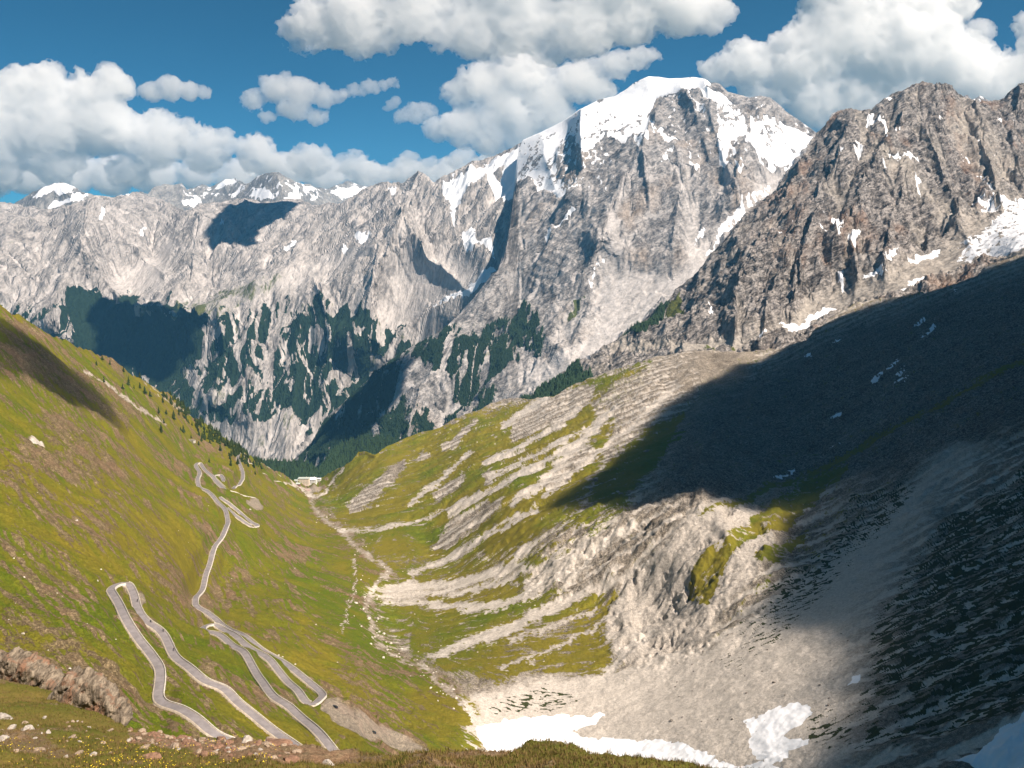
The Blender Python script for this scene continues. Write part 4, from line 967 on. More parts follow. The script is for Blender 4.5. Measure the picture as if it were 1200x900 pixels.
shadow_cloud(on(L3, [(368,525),(395,490),(430,462),(470,430),(480,450),(450,490),(420,530),(390,545)]), 2000, 130, 'cloud high over the dark forest flank', 25, .03)

# ================================================================== AIR
hm, nt = new_mat('air'); t = NT(nt)
v = t.n('ShaderNodeVolumePrincipled'); v.inputs['Color'].default_value = (.16, .50, .90, 1); v.inputs['Density'].default_value = 3.2e-5
v.inputs['Anisotropy'].default_value = .2
o_ = t.n('ShaderNodeOutputMaterial'); t.l(v.outputs[0], o_.inputs['Volume'])
hv, hf = box(-15900, 9900, -900, 15500, -1502, 1240)
hz = MB(); hz.add(hv, hf); hz = hz.build('haze', hm); hz['kind'] = 'stuff'; hz['label'] = 'thin blue air over the whole valley'

# ================================================================== ROADS
def simple_mat(name, c, rough=.8, spec=.3, metal=0.0, var=0.0, scale=1.0, bump=0.0):
    m, nt = new_mat(name); t = NT(nt)
    cc = c
    if var:
        n = t.noise(t.pos(), scale, 4, .6)
        cc = t.mix(t.ss(n, .3, .7), tuple(q * (1 - var) for q in c), tuple(min(1, q * (1 + var)) for q in c))
        p = t.principled(cc, rough, t.bump(n, bump) if bump else None, spec=spec)
    else: p = t.principled(cc, rough, spec=spec)
    p.inputs['Metallic'].default_value = metal
    return m
asphalt = simple_mat('asphalt', (.20, .18, .18), .85, .2, var=.16, scale=.25)
verge_m = simple_mat('pale_verge', (.46, .39, .31), .95, .1, var=.22, scale=.6)
stone_m = simple_mat('pale_wall_stone', (.50, .46, .40), .95, .1, var=.25, scale=1.2, bump=.1)
DOWN = np.array([.88, .47])
def frame2d(q):
    T = np.gradient(q[:, :2], axis=0); T /= np.linalg.norm(T, axis=1)[:, None] + 1e-9
    return T, np.stack([-T[:, 1], T[:, 0]], 1)
def ribbon(q, prof):
    """prof: list of (offset across, dz)"""
    T, N = frame2d(q); k = len(prof)
    V = np.zeros((len(q), k, 3))
    for j, (o, dz) in enumerate(prof):
        V[:, j, :2] = q[:, :2] + N * o; V[:, j, 2] = q[:, 2] + dz
    i = np.arange(len(q) * k).reshape(len(q), k)
    f = np.stack([i[:-1, :-1], i[:-1, 1:], i[1:, 1:], i[1:, :-1]], -1).reshape(-1, 4)
    return V.reshape(-1, 3), f
def merge(parts):
    V = []; Fc = []; n = 0
    for v, f in parts: V.append(v); Fc.append(f + n); n += len(v)
    return np.concatenate(V), np.concatenate(Fc)
for i, q in enumerate(roads):
    o = add_obj('road', mesh_from('road', *ribbon(q, [(-2.25, .06), (-1.0, .12), (0, .14), (1.0, .12), (2.25, .06)]), asphalt, False)); o['kind'] = 'structure'
    o['label'] = ['upper loop of the grey mountain road', 'lower hairpins of the grey mountain road', 'hairpin below the middle road', 'small loop of road beside the middle hairpin', 'far road leg climbing to the wooded ridge', 'road end near the hotel'][i]
v, f = merge([ribbon(q, [(-3.1, -2.5), (-2.85, 0), (-2.1, .02), (2.1, .02), (2.85, 0), (3.1, -2.5)]) for q in roads])
o = add_obj('road_verge', mesh_from('road_verge', v, f, verge_m, False)); o['kind'] = 'structure'; o['label'] = 'pale gravel verge along both sides of the road'
wl = ['long pale parapet wall on the outer side of the upper loop', 'pale parapet wall along the lower hairpins', 'low pale wall on the hairpin below the middle road', 'low pale wall round the small road loop', 'pale wall along the far road leg', 'pale wall by the road end near the hotel']
for i, q in enumerate(roads):
    T, N = frame2d(q)
    side = (N @ DOWN) > 0
    runs = []; s0 = 0
    for k in range(1, len(q) + 1):
        if k == len(q) or side[k] != side[s0]: runs.append((s0, k, side[s0])); s0 = k
    for (a, b, sd) in runs:
        if b - a < 5: continue
        sg = 1 if sd else -1
        v, f = ribbon(q[a:b], [(sg * 2.5, .04), (sg * 2.5, .62), (sg * 2.86, .64), (sg * 3.14, -2.6)])
        if sg < 0: f = f[:, ::-1]
        o = add_obj('parapet_wall', mesh_from('parapet_wall', v, f, stone_m, False)); o['label'] = wl[i]; o['category'] = 'wall'; o['group'] = 'parapet walls of the road, ' + str(['upper loop', 'lower hairpins', 'middle hairpin', 'small loop', 'far leg', 'road end'][i])

# ------------------------------------------------------------------ riders and cars
black = simple_mat('black_paint', (.012, .012, .014), .35, .5); rubber = simple_mat('rubber', (.02, .02, .02), .8)
chrome = simple_mat('bare_metal', (.5, .5, .52), .3, .5, 1.0); glassm = simple_mat('dark_glass', (.02, .025, .03), .08, .7)
red = simple_mat('red_paint', (.30, .02, .02), .4, .5); lampm = simple_mat('lamp_lens', (.75, .75, .7), .2, .5); tailm = simple_mat('tail_lens', (.4, .02, .02), .3, .5)
leather = simple_mat('black_riding_leather', (.018, .018, .02), .6); darkteal = simple_mat('dark_green_paint', (.012, .04, .045), .35, .5)
def tree_copy(o, parent=None):
    c = o.copy(); col.objects.link(c); c.parent = parent
    for ch in o.children: tree_copy(ch, c)
    return c
def put(o, p, yaw, label, **kw):
    o.location = p; o.rotation_euler = (kw.pop('rx', 0), kw.pop('ry', 0), yaw); o['label'] = label
    for k, v in kw.items(): o[k] = v
    return o
def make_bike():
    r = add_obj('motorcycle', None); r['category'] = 'motorcycle'
    for y in (-.72, .72):
        w = MB()
        n = 20
        for a in range(n):
            t0, t1 = 2 * math.pi * a / n, 2 * math.pi * (a + 1) / n
            w.cyl((0, y + .27 * math.cos(t0), .32 + .27 * math.sin(t0)), (0, y + .27 * math.cos(t1), .32 + .27 * math.sin(t1)), .06, .06, 6)
        tw = w.build('wheel', rubber, r)
        rm = MB().cyl((-.03, y, .32), (.03, y, .32), .2, .2, 14); rm.build('rim', chrome, tw)
    b = MB().box(-.13, .13, -.3, .35, .35, .62).cyl((0, .72, .32), (0, .45, .95), .04, .04).cyl((0, -.72, .32), (0, -.1, .45), .05, .05).box(-.12, .12, .45, .62, .75, 1.05)
    b.build('engine', black, r)
    MB().ball((0, .18, .8), .2, 10, 8, (.8, 1.5, .8)).build('fuel_tank', black, r, True)
    MB().box(-.14, .14, -.75, -.05, .74, .86).build('seat', leather, r)
    MB().cyl((-.38, .38, 1.05), (.38, .38, 1.05), .025, .025).build('handlebar', chrome, r)
    MB().ball((0, .66, .9), .09, 8, 6).build('headlight', lampm, r, True)
    MB().cyl((.16, -.1, .35), (.18, -.85, .42), .05, .07).build('exhaust_pipe', chrome, r)
    return r
def make_rider():
    vs_ = [(0, -.28, .92), (0, -.22, 1.12), (0, -.08, 1.38), (0, .0, 1.52), (0, .04, 1.62),
           (-.2, -.05, 1.42), (-.3, .12, 1.2), (-.33, .36, 1.08), (.2, -.05, 1.42), (.3, .12, 1.2), (.33, .36, 1.08),
           (-.14, -.2, .9), (-.24, .2, .82), (-.2, -.02, .42), (-.2, .12, .34), (.14, -.2, .9), (.24, .2, .82), (.2, -.02, .42), (.2, .12, .34)]
    es = [(0, 1), (1, 2), (2, 3), (3, 4), (2, 5), (5, 6), (6, 7), (2, 8), (8, 9), (9, 10), (0, 11), (11, 12), (12, 13), (13, 14), (0, 15), (15, 16), (16, 17), (17, 18)]
    rad = [.17, .17, .19, .07, .06, .1, .07, .05, .1, .07, .05, .12, .1, .065, .055, .12, .1, .065, .055]
    me = bpy.data.meshes.new('person'); me.from_pydata(vs_, es, []); me.update()
    o = bpy.data.objects.new('person', me); col.objects.link(o)
    md = o.modifiers.new('s', 'SKIN')
    for k, r in enumerate(rad): me.skin_vertices[0].data[k].radius = (r, r)
    me.skin_vertices[0].data[0].use_root = True
    o.modifiers.new('d', 'SUBSURF').levels = 1
    dg = bpy.context.evaluated_depsgraph_get(); m2 = bpy.data.meshes.new_from_object(o.evaluated_get(dg))
    o.modifiers.clear(); o.data = m2; m2.materials.clear(); m2.materials.append(leather)
    o['category'] = 'person'
    MB().ball((0, .08, 1.72), .14, 12, 8, (.9, 1.05, 1.1)).build('helmet', red, o, True)
    MB().ball((0, .17, 1.71), .09, 8, 6, (1.1, .8, .7)).build('visor', glassm, o, True)
    return o
def make_car(paint, name='car'):
    r = add_obj(name, None); r['category'] = 'car'
    prof = [(-2.15, .35), (-2.2, .75), (-2.05, .95), (-1.2, 1.0), (1.0, .98), (1.9, .82), (2.15, .6), (2.15, .35)]
    def ext(pr, w, w2=None):
        w2 = w2 or [w] * len(pr); n = len(pr)
        v = [(-w2[i], p[0], p[1]) for i, p in enumerate(pr)] + [(w2[i], p[0], p[1]) for i, p in enumerate(pr)]
        f = [(i, (i + 1) % n, n + (i + 1) % n, n + i) for i in range(n)] + [tuple(range(n))[::-1], tuple(range(n, 2 * n))]
        return MB().add(v, f)
    body = ext(prof, .86).build('body', paint, r)
    md = body.modifiers.new('b', 'BEVEL'); md.width = .06; md.segments = 2
    ext([(-1.95, .98), (-1.7, 1.42), (-.2, 1.48), (.45, 1.38), (1.15, .97)], .7, [.78, .66, .64, .66, .78]).build('window', glassm, r)
    rf = ext([(-1.72, 1.40), (-1.5, 1.5), (-.1, 1.53), (.45, 1.42), (.42, 1.36), (-.15, 1.44), (-1.6, 1.36)], .67).build('roof', paint, r)
    for x in (-.82, .82):
        for y in (-1.3, 1.35):
            w = MB().cyl((x - .11, y, .33), (x + .11, y, .33), .33, .33, 18).build('wheel', rubber, r)
            MB().cyl((x - .12, y, .33), (x + .12, y, .33), .19, .19, 12).build('rim', chrome, w)
        MB().box(x * .75 - .16, x * .75 + .16, 2.08, 2.17, .6, .74).build('headlight', lampm, r)
        MB().box(x * .78 - .14, x * .78 + .14, -2.23, -2.12, .7, .88).build('tail_light', tailm, r)
        MB().box(x * 1.1 - .1, x * 1.1 + .1, .75, .88, .98, 1.1).build('mirror', paint, r)
    return r
def road_at(u, v):
    p = L1.at(u, v); best = None
    for q in roads:
        d = np.linalg.norm(q[:, :2] - p[:2], axis=1); j = d.argmin()
        if best is None or d[j] < best[0]: best = (d[j], q, j)
    _, q, j = best; a, b = q[max(j - 1, 0)], q[min(j + 1, len(q) - 1)]
    T = (b - a)[:2]; T /= np.linalg.norm(T)
    N = np.array([-T[1], T[0]])
    return q[j] + np.array([N[0] * 1.3, N[1] * 1.3, .13]), math.atan2(T[1], T[0]) - math.pi / 2
bikes = [((192.5, 747), 'motorcycle on the upper loop, the middle one of three going down', 'black-clad rider on the middle motorcycle of the upper loop'),
         ((174.5, 730), 'motorcycle just below the topmost hairpin, behind the middle one', 'black-clad rider following below the topmost hairpin'),
         ((161, 705), 'motorcycle leaving the topmost hairpin', 'black-clad rider leaving the topmost hairpin'),
         ((201, 762), 'motorcycle lowest on the straight below the topmost hairpin', 'black-clad rider lowest on the straight'),
         ((267, 735), 'motorcycle on the lower hairpins, the upper one of a pair', 'rider on the upper motorcycle of the pair'),
         ((272, 739), 'motorcycle on the lower hairpins, the lower one of a pair', 'rider on the lower motorcycle of the pair'),
         ((264.7, 601), 'lone motorcycle on the far bend of the middle road', 'lone rider on the far bend of the middle road')]
B0, P0 = make_bike(), make_rider()
for i, ((u, v), lb, lp) in enumerate(bikes):
    p, yaw = road_at(u, v)
    b = B0 if i == 0 else tree_copy(B0); r = P0 if i == 0 else tree_copy(P0)
    put(b, p, yaw, lb, group='motorcycles on the road'); put(r, p, yaw, lp, group='motorcycle riders')
def ground_pose(u, v):
    p = L1.at(u, v); q = L1.at(u + 1.5, v); r = L1.at(u, v - 1.5)
    n = Vector(np.cross(q - p, r - p)).normalized()
    if n.z < 0: n = -n
    return p, n
for (u, v, yaw, mt, lb) in ((392.6, 829.5, .9, black, 'black car parked at the upper end of the pale gravel lot'), (438, 864.5, .5, darkteal, 'dark green car parked at the lower left edge of the gravel lot')):
    c = make_car(mt); p, n = ground_pose(u, v)
    c.rotation_mode = 'QUATERNION'
    from mathutils import Matrix, Quaternion
    c.rotation_quaternion = Vector((0, 0, 1)).rotation_difference(n) @ Quaternion((0, 0, 1), yaw)
    c.location = Vector(p) + n * .02; c['label'] = lb; c['group'] = 'parked cars'

# ------------------------------------------------------------------ hotel at the end of the valley
cream = simple_mat('cream_plaster', (.68, .58, .47), .9, .1, var=.08, scale=.3); white = simple_mat('white_plaster', (.80, .78, .75), .9, .1, var=.06, scale=.3)
greyroof = simple_mat('grey_green_roof', (.42, .46, .42), .7, .2, var=.12, scale=.3); whiteroof = simple_mat('pale_metal_roof', (.72, .74, .78), .5, .3, var=.05)
brown = simple_mat('red_brown_boards', (.24, .13, .10), .8, .1, var=.2); winm = simple_mat('window_glass', (.05, .06, .075), .1, .6); wood = simple_mat('dark_wood', (.10, .065, .045), .8)
pave = simple_mat('pink_paving', (.42, .30, .27), .9, .1, var=.15, scale=.4)
def house(u, v, w, d, h, wall, roofm, label, storeys, cols, gable=True, yaw=0.0, rh=3.0, chim=True, name='house', sink=4):
    p = L1.at(u, v)
    r = add_obj(name, None); r.location = p; r.rotation_euler = (0, 0, yaw); r['label'] = label; r['category'] = name.replace('_', ' ')
    MB().box(-w / 2, w / 2, 0, d, -sink, h).build('wall', wall, r)
    if gable:
        e = .7
        v_ = [(-w / 2 - e, -e, h - .3), (w / 2 + e, -e, h - .3), (w / 2 + e, d / 2, h + rh), (-w / 2 - e, d / 2, h + rh), (-w / 2 - e, d + e, h - .3), (w / 2 + e, d + e, h - .3)]
        v2 = [(a, b, c + .35) for a, b, c in v_]
        rf = MB().add(v_ + v2, [(0, 3, 2, 1), (3, 4, 5, 2), (6, 7, 8, 9), (9, 8, 11, 10), (0, 1, 7, 6), (5, 4, 10, 11), (0, 6, 9, 3), (3, 9, 10, 4), (1, 2, 8, 7), (2, 5, 11, 8)]).build('roof', roofm, r)
        g = MB().add([(-w / 2, .01, h), (-w / 2, d - .01, h), (-w / 2, d / 2, h + rh)], [(0, 2, 1)]).add([(w / 2, .01, h), (w / 2, d - .01, h), (w / 2, d / 2, h + rh)], [(0, 1, 2)]); g.build('gable', wall, r)
    else:
        rf = MB().box(-w / 2 - .6, w / 2 + .6, -.6, d + .6, h + .004, h + .6).build('roof', roofm, r)
    if chim: MB().box(w * .2, w * .2 + 1, d * .6, d * .6 + 1, h, h + rh + 1.5).build('chimney', wall, rf)
    for s_ in range(storeys):
        for c in range(cols):
            x = -w / 2 + w * (c + .5) / cols; z = 1.0 + s_ * (h - .6) / storeys
            wd = MB().box(x - .75, x + .75, -.08, .02, z, z + 1.5).build('window', white if wall is not white else wood, r)
            MB().box(x - .6, x + .6, -.12, -.085, z + .12, z + 1.38).build('pane', winm, wd)
    MB().box(-w * .05 - .7, -w * .05 + .7, -.13, .03, -.2, .9).build('door', wood, r)
    return r
house(355.5, 568.5, 25, 14, 13.5, cream, greyroof, 'long cream hotel block with flat grey-green roof at the valley end', 4, 7, gable=False, rh=1.5, name='hotel_building')
house(366, 569.5, 17, 12, 9.5, white, whiteroof, 'white hotel wing with pale pitched roof, right of the cream block', 3, 5, rh=4, name='hotel_building')
house(373.3, 566, 10, 8, 7.5, white, whiteroof, 'small white annex at the right end of the hotel', 2, 3, rh=1.2, gable=False, chim=False, name='annex')
house(346.8, 564.5, 7, 6, 4, simple_mat('grey_plaster', (.45, .43, .40), .9), greyroof, 'little grey hut left of the cream hotel block', 1, 2, rh=1.8, chim=False, name='hut')
house(349.2, 569, 9, 6, 4, brown, greyroof, 'red-brown shed in front of the cream hotel block', 1, 2, rh=2, chim=False, name='shed')
p = L1.at(363, 575.5); o = MB().box(-11, 11, -6, 6, -3, .9).build('terrace', pave); o.location = p; o['kind'] = 'structure'; o['label'] = 'pink paved terrace in front of the hotel'
# roofless stone ruin on the left slope
p = L1.at(223, 519); ru = add_obj('stone_ruin', None); ru.location = p; ru.rotation_euler = (0, 0, -.4); ru['label'] = 'roofless pale stone ruin on the grass slope above the road'; ru['category'] = 'ruin'
for a in ((-7, 7, -.4, .4, -3, 1.6), (-7, -6.2, .4, 5, -3, 2.2), (6.2, 7, .4, 5, -3, 1.0), (-6.2, 6.2, 4.4, 5.2, -3, 2.0)): MB().box(*a).build('wall', stone_m, ru)

# ================================================================== TREES
def leaf_mat(name, c, sc=1.0):
    m, nt = new_mat(name); t = NT(nt)
    inf = t.n('ShaderNodeObjectInfo'); n = t.noise(t.pos(), sc, 3, .6)
    f = t.math('ADD', t.math('MULTIPLY', inf.outputs['Random'], .5), t.math('MULTIPLY', n, .5))
    t.principled(t.mix(f, tuple(q * .6 for q in c), tuple(q * 1.6 for q in c)), .9, spec=.05)
    return m
needle = leaf_mat('conifer_needles', (.030, .044, .015), .8); bark = simple_mat('bark', (.09, .065, .045), .95)
def conifer_mesh(h, r, seed, tiers=9, n=11):
    rs = np.random.RandomState(seed); m = MB()
    for k in range(tiers):
        z = h * (.12 + .88 * k / tiers); rr = r * (1 - k / tiers) ** .85 * rs.uniform(.8, 1.15); dz = h / tiers * 1.5
        vs_ = [(0, 0, min(z + dz, h))]; ph = rs.rand() * 6
        for i in range(n):
            a = ph + 2 * math.pi * i / n; q = rr * rs.uniform(.45, 1.15)
            vs_.append((q * math.cos(a), q * math.sin(a), z - rs.uniform(0, .12) * h * (1 - k / tiers)))
        m.add(vs_, [(0, 1 + i, 1 + (i + 1) % n) for i in range(n)])
    return m
protos = []
for k in range(5):
    r = add_obj('conifer_tree', None); h = 10.0
    MB().cyl((0, 0, -1), (0, 0, h * .8), .28, .08, 7).build('trunk', bark, r)
    conifer_mesh(h, 2.4 + .3 * k, 40 + k).build('crown', needle, r)
    protos.append(r)
rt = np.random.RandomState(5); spots = []
while len(spots) < 250:
    u = 168 + 140 * rt.beta(2.2, 1.15); vt = np.interp(u, [p_[0] for p_ in sil1], [p_[1] for p_ in sil1])
    wdt = np.interp(u, [168, 200, 240, 290, 308], [3, 17, 28, 15, 5])
    off = abs(rt.randn()) * wdt * .5 + .3
    if fbm2(np.array([u / 14.]), np.array([(vt + off) / 9.]), 2, 8)[0] < -.08: continue
    spots.append((u, vt + off))
lone = [(120, 424), (129, 428), (113, 427), (122, 449), (145, 437), (164, 442), (157, 455), (170, 463), (176, 466), (151, 453), (186, 483), (195, 487), (203, 489), (192, 497), (189, 506), (205, 470), (164, 455), (144, 459), (215, 478), (232, 505), (225, 497), (246, 522), (212, 505), (240, 516), (217, 452 + 40)]
for i, (u, v) in enumerate(spots + lone):
    r = protos[i] if i < 5 else tree_copy(protos[rt.randint(5)])
    p = L1.at(u, v); s_ = rt.uniform(.7, 1.45)
    r.location = p; r.scale = (s_, s_, s_ * rt.uniform(.9, 1.15)); r.rotation_euler = (0, 0, rt.rand() * 6.28)
    r['category'] = 'tree'
    if i < len(spots): r['label'] = 'dark conifer in the stand along the left ridge line'; r['group'] = 'conifers of the stand on the left ridge'
    else: r['label'] = 'scattered dark conifer on the open grass left of the ridge stand'; r['group'] = 'scattered conifers on the left slope'
# forests too far to count: one object each
def forest(name, label, pts, hts, seed, mat):
    rs = np.random.RandomState(seed); n = 6; m = len(pts)
    a = np.linspace(0, 2 * math.pi, n, endpoint=False)
    V = np.zeros((m, 2 * (n + 1), 3), f32); rr = hts * .24 * rs.uniform(.8, 1.25, m)
    for tier, (z0, z1, k) in enumerate(((.05, .72, 1.0), (.42, 1.0, .62))):
        o = tier * (n + 1)
        V[:, o] = pts; V[:, o, 2] += hts * z1
        for i in range(n):
            j = rs.uniform(.7, 1.2, m)
            V[:, o + 1 + i, 0] = pts[:, 0] + np.cos(a[i]) * rr * k * j; V[:, o + 1 + i, 1] = pts[:, 1] + np.sin(a[i]) * rr * k * j
            V[:, o + 1 + i, 2] = pts[:, 2] + hts * z0 - 1
    f = np.array([(o, o + 1 + i, o + 1 + (i + 1) % n) for o in (0, n + 1) for i in range(n)])
    Fc = (f[None] + (np.arange(m) * 2 * (n + 1))[:, None, None]).reshape(-1, 3)
    me = mesh_from(name, V.reshape(-1, 3), Fc, mat, False)
    o = add_obj(name, me); o['kind'] = 'stuff'; o['label'] = label; return o
def pick(L, w, n, seed):
    rs = np.random.RandomState(seed); w = np.clip(w, 0, None)
    # area weighting
    du = np.linalg.norm(np.gradient(L.P, axis=1), axis=2); dv = np.linalg.norm(np.gradient(L.P, axis=0), axis=2)
    w = (w * np.minimum(du * dv, np.median(du * dv) * 4)).ravel(); w = w / w.sum()
    k = rs.choice(len(w), n, p=w); p = L.P.reshape(-1, 3)[k].copy()
    j = rs.rand(n, 1); k2 = np.minimum(k + 1, len(w) - 1); p += (L.P.reshape(-1, 3)[k2] - p) * j * (np.abs(L.P.reshape(-1, 3)[k2] - p).max(1, keepdims=True) < 40)
    return p
fn = leaf_mat('forest_needles', (.020, .036, .018), .02)
pp = pick(L6, np.ones(L6.U.shape), 4200, 1); forest('forest', 'dense conifer forest on the low hill behind the hotel', pp, np.random.RandomState(1).uniform(13, 24, len(pp)), 1, fn)
pp = pick(L3, sstep(.45, .6, fo3) * (L3.V < 555), 15000, 2); forest('forest', 'dark conifer forest on the foot of the snowy mountain', pp, np.random.RandomState(2).uniform(11, 20, len(pp)), 2, fn)
pp = pick(L2, sstep(.45, .6, fo2) * (L2.V < 490), 3500, 3); forest('forest', 'strip of dark conifers at the left foot of the crag', pp, np.random.RandomState(3).uniform(9, 16, len(pp)), 3, fn)
pp = pick(L4, sstep(.35, .7, fo4) * (L4.V > 345), 26000, 4); forest('forest', 'conifer forest on the gullied flank of the grey massif', pp, np.random.RandomState(4).uniform(8, 15, len(pp)), 4, fn)

# ================================================================== NEAR EDGE OF THE VIEWPOINT
sil0 = [(-300,735),(-100,768),(0,790),(40,797),(80,814),(120,838),(150,853),(170,857),(200,863),(240,867),(270,869),(300,868),(330,868),(345,874),(400,880),(470,883),(520,882),(570,885),(600,880),(625,873),(650,871),(675,876),(690,884),(730,890),(780,896),(830,902),(1000,915),(1400,940)]
ctrl0 = [(-300,735,110),(0,790,95),(80,814,86),(150,853,72),(250,867,62),(340,870,55),(450,882,46),(560,884,43),(640,872,47),(700,886,45),(830,902,45),(1000,915,45),(1400,940,45),(0,840,66),(80,860,60),(0,900,45),(150,900,42),(300,900,38),(500,900,34),(700,900,34),
         (0,960,32),(300,960,28),(600,960,26),(1000,960,30),(1400,990,28),(-300,960,34),(-300,850,60)]
L0 = Layer(sil0, [(-300, 1010), (1400, 1010)], ctrl0, -120, 1300, 1.6)
U, V = L0.U, L0.V
a1 = sd_noise(L0, 9, 131, 5); a2 = sd_noise(L0, 2.2, 132, 4); a3 = sd_noise(L0, .6, 133, 3)
L0.P[..., 2] += a1 * .9 + a2 * .35 + np.abs(a3) * .14
rub = poly_mask(U + a2 * 14, V + a1 * 10, [(150,858),(170,856),(200,862),(300,867),(345,872),(430,882),(480,885),(350,893),(260,890),(190,880),(150,870)], 5)
rub = np.maximum(rub, .8 * poly_mask(U + a2 * 14, V + a1 * 10, [(500,884),(560,885),(600,882),(600,892),(540,896),(480,894)], 4))
rub = np.maximum(rub, .7 * poly_mask(U + a2 * 14, V + a1 * 10, [(0,845),(40,850),(60,870),(110,885),(60,890),(0,880)], 6))
rub = np.maximum(rub, .6 * sstep(.15, .35, a1))
veg0 = .95 - rub * .75 - .3 * sstep(.1, .4, a2)
m = L0.build('near_turf', KNOLL, (veg0, 0 * U, 0 * U, .5 + a2 * .5), (.42 + a1 * 1.2 + a2 * .5, rub * .35, 0 * U, .5 + 0 * U), back=.9, slope=1.4)
m['kind'] = 'structure'; m['label'] = 'grassy near edge of the viewpoint with patches of rubble'

# banded rock outcrop
om, nt = new_mat('banded_rock'); t = NT(nt)
mp = t.n('ShaderNodeMapping'); t.l(t.pos(), mp.inputs[0]); mp.inputs['Rotation'].default_value = (0, math.radians(-38), 0); mp.inputs['Scale'].default_value = (3.2, .6, .5)
na = t.noise(mp.outputs[0], 1.0, 6, .65, .4); nb = t.noise(t.pos(), .55, 4, .6); nc = t.noise(t.pos(), 5, 4, .7)
c = t.mix(t.ss(na, .34, .66), (.09, .07, .052), (.36, .29, .215))
c = t.mix(t.math('MULTIPLY', t.ss(nb, .49, .62), t.ss(na, .35, .55)), c, (.27, .145, .09))
c = t.mix(t.ss(nc, .3, .7, 0, .35), c, (.14, .12, .09))
t.principled(c, .92, t.bump(t.math('ADD', na, t.math('MULTIPLY', nc, .4)), .35), spec=.1)
def outcrop(parts, D, h, label, seed, tilt=math.radians(52)):
    pos = np.array([world(a, b, D + dd) for a, b, ra, rb, dd in parts]); k = D / F
    lo = pos.min(0) - 2.6; hi = pos.max(0) + 2.6
    n = np.ceil((hi - lo) / h).astype(int) + 2
    gx, gy, gz = np.meshgrid(*[(lo[i] + np.arange(n[i]) * h).astype(f32) for i in range(3)], indexing='ij')
    ct, st = math.cos(tilt), math.sin(tilt)
    Dm = np.full(gx.shape, 1e9, f32)
    for p, (a, b, ra, rb, dd) in zip(pos, parts):
        x, y, z = gx - p[0], gy - p[1], gz - p[2]
        al = x * ct + z * st; ac = -x * st + z * ct        # along and across the beds
        ra_, rb_ = ra * k, rb * k
        qx, qy, qz = np.abs(al) - ra_, np.abs(ac) - rb_, np.abs(y) - max(rb_ * 1.3, .9)
        d = np.sqrt(np.maximum(qx, 0) ** 2 + np.maximum(qy, 0) ** 2 + np.maximum(qz, 0) ** 2) + np.minimum(np.maximum(np.maximum(qx, qy), qz), 0)
        Dm = np.minimum(Dm, d - .12)
    al = gx * ct + gz * st; ac = -gx * st + gz * ct
    band = np.abs(Dm) < 1.0; I = np.nonzero(band)
    A_, C_, Y3 = al[I], ac[I], gy[I]
    lay = fbm3(A_ * .25, Y3 * .3, C_ * 2.2, 4, .6, True, seed); blk = fbm3(A_ * .7, Y3 * .7, C_ * .9, 3, .55, True, seed + 2)
    Dm[I] += (-(lay - .1) * .34 - (blk - .2) * .30).astype(f32)
    Dm[:, :, 0] = Dm[:, :, -1] = 1; Dm[0] = Dm[-1] = 1; Dm[:, 0] = Dm[:, -1] = 1
    V_, F_ = surface_nets(Dm, lo, h)
    me = mesh_from('rock_outcrop', V_, F_, om, False)
    return add_obj('rock_outcrop', me, label=label, category='rock')
outcrop([(-6,785,15,9,0),(14,786,18,10,0),(34,793,16,11,-.5),(50,803,17,9,0),(58,812,15,8,-1)], 88, .085, 'weathered tan rock outcrop at the left edge, with tilted beds', 1)
outcrop([(80,808,18,8,0),(92,810,19,7,0),(104,815,19,7,-.5),(116,824,18,7,-.5),(126,834,15,6,-1),(138,844,10,7,-1),(88,820,15,8,-1)], 80, .085, 'rust-streaked banded rock outcrop, right of the tan one', 5)

# loose rocks
rockm = [simple_mat('rust_rock', (.21, .125, .085), .95, .1, var=.35, scale=2.5, bump=.05), simple_mat('tan_rock', (.30, .23, .17), .95, .1, var=.3, scale=2.5, bump=.05), simple_mat('grey_rock', (.36, .32, .28), .95, .1, var=.25, scale=2.5, bump=.05)]
import bmesh
def rock_mesh(seed, mat):
    rs = np.random.RandomState(seed); bm = bmesh.new(); bmesh.ops.create_icosphere(bm, subdivisions=3, radius=1)
    pl = [(rs.randn(3), rs.uniform(.55, .85)) for _ in range(9)]
    for v in bm.verts:
        c = np.array(v.co)
        for nrm, d in pl:
            nn = nrm / np.linalg.norm(nrm); s = c @ nn
            if s > d: c = c - nn * (s - d)
        c = c * (1 + .10 * math.sin(c[0] * 7 + seed) * math.sin(c[1] * 8) * math.sin(c[2] * 6 + 1)); c[2] *= .75
        v.co = c
    me = bpy.data.meshes.new('boulder'); bm.to_mesh(me); bm.free(); me.materials.append(mat); return me
rocks = [rock_mesh(10 + k, rockm[k % 3]) for k in range(9)]
rr = np.random.RandomState(9)
def rock_at(u, v, s, k, name, label, group=None):
    o = add_obj(name, rocks[k]); p = L0.at(u, v); o.location = (p[0], p[1], p[2] + s * .15)
    o.scale = (s * rr.uniform(.8, 1.3), s * rr.uniform(.7, 1.1), s * rr.uniform(.6, 1.1)); o.rotation_euler = (rr.uniform(-.3, .3), rr.uniform(-.3, .3), rr.rand() * 6)
    o['label'] = label; o['category'] = 'rock'
    if group: o['group'] = group
